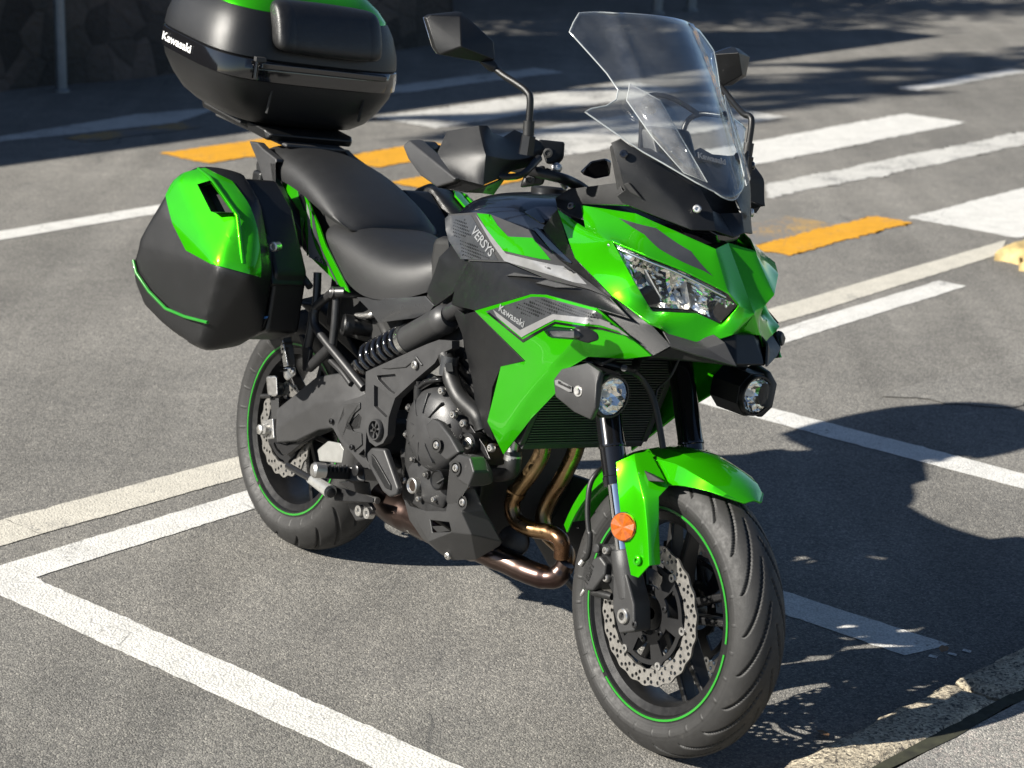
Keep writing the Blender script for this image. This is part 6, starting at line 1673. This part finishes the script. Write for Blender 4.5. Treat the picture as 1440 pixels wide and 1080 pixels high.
for sg in (1, -1):
    fl = lambda p: (p[0], p[1] * sg, p[2])
    c0 = Vector(fl(LC))
    body = lathe('auxiliary_lamp', c0, (1, 0, 0), [(-.105, 0), (-.105, .028), (-.085, .040), (-.03, .044), (.0, .0445), (.004, .043), (.004, .0395), (-.012, .0385)], 'plastic', bike, 40)
    bm = bmesh.new()
    rr = random.Random(9)
    rings = []
    for q_, (hh, rad_) in enumerate(((-.036, .009), (-.033, .015), (-.027, .022), (-.019, .029), (-.010, .035), (-.001, .0385))):
        rings.append([bm.verts.new(c0 + Vector((hh + rr.uniform(-.0005, .0005) + (.0012 if (k + q_) % 2 else 0), cos(2 * pi * (k + .5 * (q_ % 2)) / 18) * rad_, sin(2 * pi * (k + .5 * (q_ % 2)) / 18) * rad_))) for k in range(18)])
    for r0_, r1_ in zip(rings, rings[1:]):
        for k in range(18):
            bm.faces.new((r0_[k], r0_[(k + 1) % 18], r1_[(k + 1) % 18], r1_[k]))
    bm.faces.new(rings[0])
    bmesh.ops.triangulate(bm, faces=bm.faces)
    finish(bm, 'lamp_reflector', 'reflector', body, smooth=False)
    lathe('lamp_bulb', c0 + Vector((-.03, 0, 0)), (1, 0, 0), [(0, .007), (.014, .007), (.02, .004), (.022, 0)], 'white_refl', body, 14)
    lathe('lamp_lens', c0, (1, 0, 0), [(-.001, .0395), (.004, .036), (.0075, .024), (.009, 0)], 'lens', body, 32)
    SP = [(1.2131,-0.25,0.7423),(1.2274,-0.246,0.768),(1.2975,-0.24,0.7981),(1.3385,-0.238,0.7906),(1.3502,-0.252,0.7668),(1.3522,-0.248,0.7166),(1.3345,-0.24,0.69),(1.2851,-0.246,0.694),(1.227,-0.25,0.7102)]
    SI = [(x, y + .012, z) for x, y, z in SP]
    sh_ = hull('lamp_shroud', [fl(p) for p in SP + SI], 'plastic_grey', body, bev=0.004)
    rim_ = [Vector((1.335, 0, 0)) + Vector((0, LC.y + .048 * cos(a), LC.z + .048 * sin(a))) for a in [k * pi / 4 + pi / 8 for k in range(8)]]
    bm = bmesh.new()
    ri_ = [bm.verts.new(fl(p)) for p in rim_]
    ro_ = [bm.verts.new(fl(p + Vector((-.085, 0, 0)))) for p in rim_]
    for k in range(8):
        bm.faces.new((ri_[k], ri_[(k + 1) % 8], ro_[(k + 1) % 8], ro_[k]))
    finish(bm, 'lamp_hood', 'plastic', body, solid=.004, bev=.001)
    hull('lamp_bracket', [fl(p) for p in [(1.30, -.20, .79), (1.25, -.20, .79), (1.25, -.10, .835), (1.30, -.10, .835), (1.30, -.20, .80), (1.25, -.20, .80), (1.25, -.10, .85), (1.30, -.10, .85)]], 'black_metal', body, bev=.003)
    bp = Vector((1.2983,-0.252,0.74))
    lathe('shroud_bolt', fl(bp), (.15, -1 * sg, 0), [(-.002, .0110), (.001, .0110), (.001, .0075), (.005, .006), (.005, 0)], 'alu', body, 20)
    if sg == 1:
        hull('shroud_badge', [(1.222,-0.2525,0.743),(1.2336,-0.2525,0.7481),(1.2796,-0.2545,0.7448),(1.2833,-0.2545,0.7347),(1.2737,-0.2545,0.7316),(1.2264,-0.2525,0.7345)] + [(1.219,-0.25,0.7423),(1.2306,-0.25,0.7473),(1.2767,-0.252,0.7441),(1.2804,-0.252,0.734),(1.2708,-0.252,0.7309),(1.2235,-0.25,0.7337)], 'silver_print', body, bev=.001)
        lettering('badge_lettering', 'Kawasaki', (1.2365,-0.2552,0.7407), (1.2778,-0.2565,0.7392), (-.1, 0, 1), 'dark', body, .0055, 0, .0004)
tube('lamp_cable', [(1.3307,-0.17,0.7956), (1.3033,-0.12,0.7817), (1.3002,-0.09,0.7662), (1.3118,-0.07,0.7392), (1.3291,-0.06,0.7023), (1.3542,-0.05,0.6337)], .007, 'rubber', bike, 10)
tube('lamp_cable', [(1.336,-0.03,0.8161), (1.3294,-0.04,0.7772), (1.3096,-0.05,0.7461), (1.3177,-0.06,0.7256)], .0025, 'rubber', bike, 8)
tube('crash_bar', [(1.2497,-0.2,0.7888), (1.2866,-0.17,0.7923), (1.3024,-0.12,0.7852), (1.2, 0, .79), (1.26, .12, .80), (1.30, .20, .795)], .009, 'black_metal', bike, 12)

# ------------------------------------------------------------------ luggage
def sup(a, b, n, e):
    out = []
    for k in range(n):
        t = 2 * pi * k / n
        c_, s_ = cos(t), sin(t)
        out.append((a * math.copysign(abs(c_) ** (2 / e), c_), b * math.copysign(abs(s_) ** (2 / e), s_)))
    return out
TC = -.405
def case_pt(x, y, z):
    return (TC + x, y, z + (-.18 - (TC + x)) * .12)
def case_shell(name, levels, material, parent, e=4.0, n=88, cap_lo=True, cap_hi=True, bev=0.0, **k):
    bm = bmesh.new()
    rings = []
    for z, a, b in levels:
        rings.append([bm.verts.new(case_pt(x, y, z)) for x, y in sup(a, b, n, e)])
    for p, q in zip(rings, rings[1:]):
        for i in range(n):
            bm.faces.new((p[i], p[(i + 1) % n], q[(i + 1) % n], q[i]))
    if cap_lo:
        bm.faces.new(rings[0])
    if cap_hi:
        bm.faces.new(rings[-1])
    return finish(bm, name, material, parent, bev=bev, ang=45, **k)
base = case_shell('top_case', [(1.048, .145, .165), (1.054, .165, .19), (1.075, .188, .222), (1.11, .206, .252), (1.150, .219, .276), (1.170, .2225, .2815)], 'case', bike)
case_shell('case_band', [(1.170, .2235, .2825), (1.173, .2275, .2875), (1.198, .2290, .2890), (1.222, .2270, .2870), (1.225, .2235, .2825)], 'gloss', base)
case_shell('case_lid', [(1.2255, .2235, .2825), (1.229, .2265, .2855), (1.262, .223, .282), (1.308, .210, .268), (1.330, .200, .256), (1.340, .194, .249)], 'case', base)
case_shell('lid_top_panel', [(1.3405, .1925, .2475), (1.347, .190, .245), (1.372, .170, .222), (1.396, .142, .190), (1.410, .105, .145), (1.416, .05, .08)], 'green', base)
# lid seams and moulded flutes of the lower shell
for yy in (-.14, .14):
    hull('case_flute', [case_pt(x, yy + w, z) for x, z in ((.212, 1.15), (.200, 1.09)) for w in (-.004, .004)] + [case_pt(x + .006, yy + w, z) for x, z in ((.212, 1.15), (.200, 1.09)) for w in (-.0015, .0015)], 'case', base)
# latch bracket on the band
hull('case_latch', [case_pt(x, y, z) for x in (.222, .236) for y in (-.19, .19) for z in (1.206, 1.222)], 'gloss', base, bev=.003)
hull('case_latch', [case_pt(x, y, z) for x in (.222, .233) for y in (-.205, -.198) for z in (1.176, 1.224)], 'gloss', base, bev=.002)
hull('case_hinge', [case_pt(x, y, z) for x in (.222, .236) for y in (-.21, -.18) for z in (1.222, 1.234)], 'plastic_grey', base, bev=.002)
# backrest cushion
bm = bmesh.new()
rings = []
for y, s in ((-.158, .45), (-.155, .72), (-.145, .92), (-.118, 1.0), (-.114, .965), (-.110, 1.0), (-.05, 1.04), (.05, 1.04), (.110, 1.0), (.114, .965), (.118, 1.0), (.145, .92), (.155, .72), (.158, .45)):
    ring = []
    for k in range(20):
        t = 2 * pi * k / 20
        c_, s_ = cos(t), sin(t)
        dx = .038 * math.copysign(abs(c_) ** .75, c_) * s
        dz = .063 * math.copysign(abs(s_) ** .75, s_) * (.35 + .65 * s)
        ring.append(bm.verts.new(case_pt(.212 + dx - dz * .38, y, 1.316 + dz)))
    rings.append(ring)
for p, q in zip(rings, rings[1:]):
    for i in range(20):
        bm.faces.new((p[i], p[(i + 1) % 20], q[(i + 1) % 20], q[i]))
bm.faces.new(rings[0])
bm.faces.new(rings[-1])
finish(bm, 'backrest_pad', 'cloth_pad', base, sub=1, ang=70)
lettering('case_lettering', 'Kawasaki', case_pt(-.115, -.2905, 1.190), case_pt(.045, -.2915, 1.190), (0, 0, 1), 'white_print', base, .0215, 0, .0005, .0014)
# mounting plate and rack
hull('case_mount_plate', [case_pt(x, y, z) for x, y, z in ((.20, .13, 1.020), (.20, -.13, 1.020), (.215, .12, 1.040), (.215, -.12, 1.040), (-.15, .13, 1.015), (-.15, -.13, 1.015), (-.15, .14, 1.046), (-.15, -.14, 1.046), (.19, .135, 1.047), (.19, -.135, 1.047))], 'plastic', bike, bev=.006)
hull('case_mount_edge', [case_pt(x, y, z) for x in (-.1, .1) for y in (-.155, -.13) for z in (1.034, 1.047)], 'plastic_grey', bike, bev=.004)
rk_ = [(-0.2723,-0.142,1.0106),(-0.2299,-0.142,1.0138),(-0.1971,-0.142,1.0025),(-0.128,-0.142,0.9875),(-0.1238,-0.142,0.979),(-0.1605,-0.142,0.9747),(-0.139,-0.142,0.9388),(-0.0616,-0.142,0.8874),(0.0342,-0.142,0.83),(0.0427,-0.142,0.7959),(0.0176,-0.142,0.7868),(-0.032,-0.142,0.8095),(-0.097,-0.142,0.8541),(-0.1656,-0.142,0.9099),(-0.2182,-0.142,0.9666)]
plate('grab_rail', rk_, .024, 'swing', bike, bev=.006, mir=True)
hull('rack_plate', [(-.17, y, z) for y in (-.09, .09) for z in (1.012, 1.022)] + [(-.50, y, z) for y in (-.12, .12) for z in (1.045, 1.055)], 'swing', bike, bev=.006)

# side cases -------------------------------------------------------
OUT = [(-0.1281,-0.365,0.9514),(-0.1389,-0.405,0.9209),(-0.1549,-0.432,0.8356),(-0.214,-0.452,0.7387),(-0.2247,-0.455,0.6948),(-0.219,-0.45,0.6504),(-0.1634,-0.442,0.5941),(-0.0558,-0.436,0.5647),(0.0867,-0.425,0.5502),(0.0932,-0.405,0.5384)]
FRT = [(0.0834,-0.35,0.5461),(0.0722,-0.32,0.566),(0.1936,-0.372,0.7507),(0.155,-0.352,0.8354),(0.0983,-0.345,0.8855),(-0.024,-0.34,0.9368),(-0.1065,-0.338,0.9567),(0.1489,-0.43,0.7539),(0.0554,-0.43,0.5857),(0.1136,-0.375,0.8715),(-0.0371,-0.375,0.9376)]
pts_o = OUT + FRT
inner = [(-.205, -.285, .60), (-.215, -.285, .70), (-.12, -.285, .93), (-.04, -.285, .955), (.06, -.285, .90), (.155, -.285, .75), (.145, -.285, .60), (-.06, -.285, .555), (.05, -.285, .545)]
def soft_hull(pts, it=4):
    """convex moulded shell: the hull refined and relaxed until its folds are soft"""
    b_ = hull_bm(pts)
    bmesh.ops.triangulate(b_, faces=b_.faces)
    for _ in range(5):
        long_ = [e for e in b_.edges if e.calc_length() > .022]
        if not long_:
            break
        bmesh.ops.subdivide_edges(b_, edges=long_, cuts=1, use_grid_fill=True)
        bmesh.ops.triangulate(b_, faces=[f for f in b_.faces if len(f.verts) > 3])
    for _ in range(it):
        bmesh.ops.smooth_vert(b_, verts=b_.verts, factor=.5, use_axis_x=True, use_axis_y=True, use_axis_z=True)
    bmesh.ops.recalc_face_normals(b_, faces=b_.faces)
    return b_
cen_ = Vector((-.02, -.36, .74))
grow = [cen_ + (Vector(p) - cen_) * 1.0 + (Vector(p) - cen_).normalized() * .007 for p in pts_o + inner]
pan_bm = soft_hull(grow)
HWIN = [(-0.024,-0.418,0.9238),(-0.0009,-0.398,0.9381),(0.1274,-0.396,0.883),(0.0745,-0.428,0.8739)]
hw_dir = Vector((-.55, .80, -.22)).normalized()
def cut_window(b_, depth_limit=.06):
    """open the handle window: cut along its four edges and remove what lies inside"""
    cw_ = sum((Vector(p) for p in HWIN), Vector()) / 4
    planes = []
    for i_ in range(4):
        a_, c_ = Vector(HWIN[i_]), Vector(HWIN[(i_ + 1) % 4])
        n_ = (c_ - a_).cross(hw_dir).normalized()
        if n_.dot(cw_ - a_) > 0:
            n_ = -n_
        planes.append((a_, n_))
        near = [f for f in b_.faces if (f.calc_center_median() - cw_).length < .16]
        gm = set(near)
        for f in near:
            gm.update(f.verts)
            gm.update(f.edges)
        bmesh.ops.bisect_plane(b_, geom=list(gm), plane_co=a_, plane_no=n_)
    dead = [f for f in b_.faces if (f.calc_center_median() - cw_).length < .12 and all(n_.dot(f.calc_center_median() - a_) < 0 for a_, n_ in planes)]
    bmesh.ops.delete(b_, geom=dead, context='FACES')
cap_src = pan_bm.copy()
cut_window(pan_bm)
panw = finish(pan_bm, 'side_case', 'case', bike, ang=60, mir=True)
IN2 = [(-.19, .61), (-.20, .70), (-.11, .925), (-.03, .945), (.06, .89), (.165, .75), (.16, .60), (-.06, .565), (.06, .56)]
for k, sg in enumerate((1, -1)):
    o = hull('case_inner_shell', [(x, -y * sg, z) for x, z in IN2 for y in (.19, .283)], 'case', panw[k], bev=.010)
    hull('case_inner_rib', [(x, -y * sg, z) for x, z in ((.10, .83), (.115, .82), (.17, .72), (.155, .71)) for y in (.20, .289)], 'case', panw[k], bev=.004)
    # green cap: the upper part of the shell, 4 mm proud, cut along the moulded edge
    gb = cap_src.copy()
    gb.normal_update()
    for v in gb.verts:
        v.co += v.normal * .0045
    cut_window(gb)
    poly = [(-0.1732,-0.4,0.8658),(-0.1084,-0.4,0.8046),(-0.0224,-0.4,0.7538),(0.0972,-0.4,0.7455),(0.2374,-0.4,0.7577),(0.2513,-0.4,0.8515),(0.1947,-0.4,0.902),(0.078,-0.4,0.9553),(-0.0623,-0.4,0.9666),(-0.1574,-0.4,0.9223)]
    view = Vector((-.55, .80, -.22)).normalized()
    cpoly = sum((Vector(p) for p in poly), Vector()) / len(poly)
    for i in range(len(poly)):
        a, b = Vector(poly[i]), Vector(poly[(i + 1) % len(poly)])
        nn = (b - a).cross(view).normalized()
        if nn.dot(cpoly - a) > 0:
            nn = -nn
        r_ = bmesh.ops.bisect_plane(gb, geom=gb.verts[:] + gb.edges[:] + gb.faces[:], plane_co=a, plane_no=nn, clear_outer=True)
    bmesh.ops.bisect_plane(gb, geom=gb.verts[:] + gb.edges[:] + gb.faces[:], plane_co=(0, -.335, 0), plane_no=(0, 1, 0), clear_outer=True)
    if sg == -1:
        for v in gb.verts:
            v.co.y = -v.co.y
    finish(gb, 'case_green_cap', 'green', panw[k], solid=.005, off=-1, bev=.0015, ang=60)
    f2 = lambda p: (p[0], p[1] * sg, p[2])
    # recessed handle window, raised rib, green pinstripe, hinge bolt
    top_ = [Vector(p) - hw_dir * .006 for p in HWIN]
    low_ = [Vector(p) * .96 + sum((Vector(q) for q in HWIN), Vector()) * .01 + hw_dir * .055 for p in HWIN]
    mk('case_handle_recess', [f2(p) for p in [Vector(p) + hw_dir * .004 for p in HWIN] + low_], [(0, 1, 5, 4), (1, 2, 6, 5), (2, 3, 7, 6), (3, 0, 4, 7), (4, 5, 6, 7)], 'dark', panw[k])
    rb = [(-0.1041,-0.372,0.9497),(-0.0181,-0.386,0.9412),(0.132,-0.386,0.8753),(0.1806,-0.384,0.7705)]
    tube('cap_rib', [f2(p) for p in rb], .0055, 'green', panw[k], 8, curve=False)
    ps_ = [(-0.2147,-0.4615,0.6965),(-0.1928,-0.461,0.6689),(-0.1236,-0.4575,0.6365),(-0.0356,-0.454,0.6121),(0.0522,-0.449,0.6117),(0.1532,-0.4435,0.6199)]
    tube('case_pinstripe', [f2(p) for p in ps_], .0042, 'green_stripe', panw[k], 8, curve=False)
    lathe('case_lock', f2((0.1565,-0.292,0.8097)), (.5, -1 * sg, 0), [(-.02, 0), (-.02, .012), (.002, .012), (.003, .008), (.0, .006), (0, 0)], 'alu', panw[k], 20)
st_ = [(0.0742,-0.3,0.6175),(0.1328,-0.27,0.6342),(0.1324,-0.27,0.6278),(0.075,-0.3,0.6103)]
plate('case_sticker', [(0.0547,-0.29,0.6133),(0.1651,-0.29,0.641),(0.1524,-0.29,0.611),(0.056,-0.29,0.5871)], .002, 'dark_print', panw[0])
plate('case_sticker', [(0.0641,-0.2915,0.6154),(0.1694,-0.2915,0.6419),(0.1668,-0.2915,0.6361),(0.0637,-0.2915,0.6084)], .002, 'blue_print', panw[0])
for k in range(3):
    plate('case_sticker', [(0.0705,-0.2915,0.6063),(0.1453,-0.2915,0.6256),(0.1457,-0.2915,0.6241),(0.0708,-0.2915,0.6048)], .002, 'pale_print', panw[0]).location.z = -.006 * k
tube('case_rail', [(.18, -.19, .72), (.0, -.19, .80), (-.2, -.18, .86)], .009, 'frame', bike, 12)
tube('case_rail', [(.18, .19, .72), (.0, .19, .80), (-.2, .18, .86)], .009, 'frame', bike, 12)
tube('case_rail', [(0.1754,-0.17,0.7551), (0.1838,-0.17,0.7098), (0.1918,-0.172,0.659)], .010, 'frame', bike, 12)

# ------------------------------------------------------------------ small things on the ground
for i, (x, y) in enumerate([(0.9819,4.2671),(0.6819,4.0022)]):
    bm = bmesh.new()
    pp = [(-.02, 0, .0), (-.008, -.010, .004), (.012, -.008, .006), (.024, 0, .002), (.012, .009, .005), (-.008, .011, .003)]
    bm.faces.new([bm.verts.new((q[0], q[1], q[2])) for q in pp])
    o = finish(bm, 'dry_leaf', 'dry_leaf')
    o.location = (x, y, KH + .004 if i == 0 else .006)
    o.rotation_euler = (.2, .1, 1.1 + i)
    tag(o, ('curled dry leaf lying on the granite kerb' if i == 0 else 'small dry leaf on the asphalt at the foot of the kerb'), 'leaf')
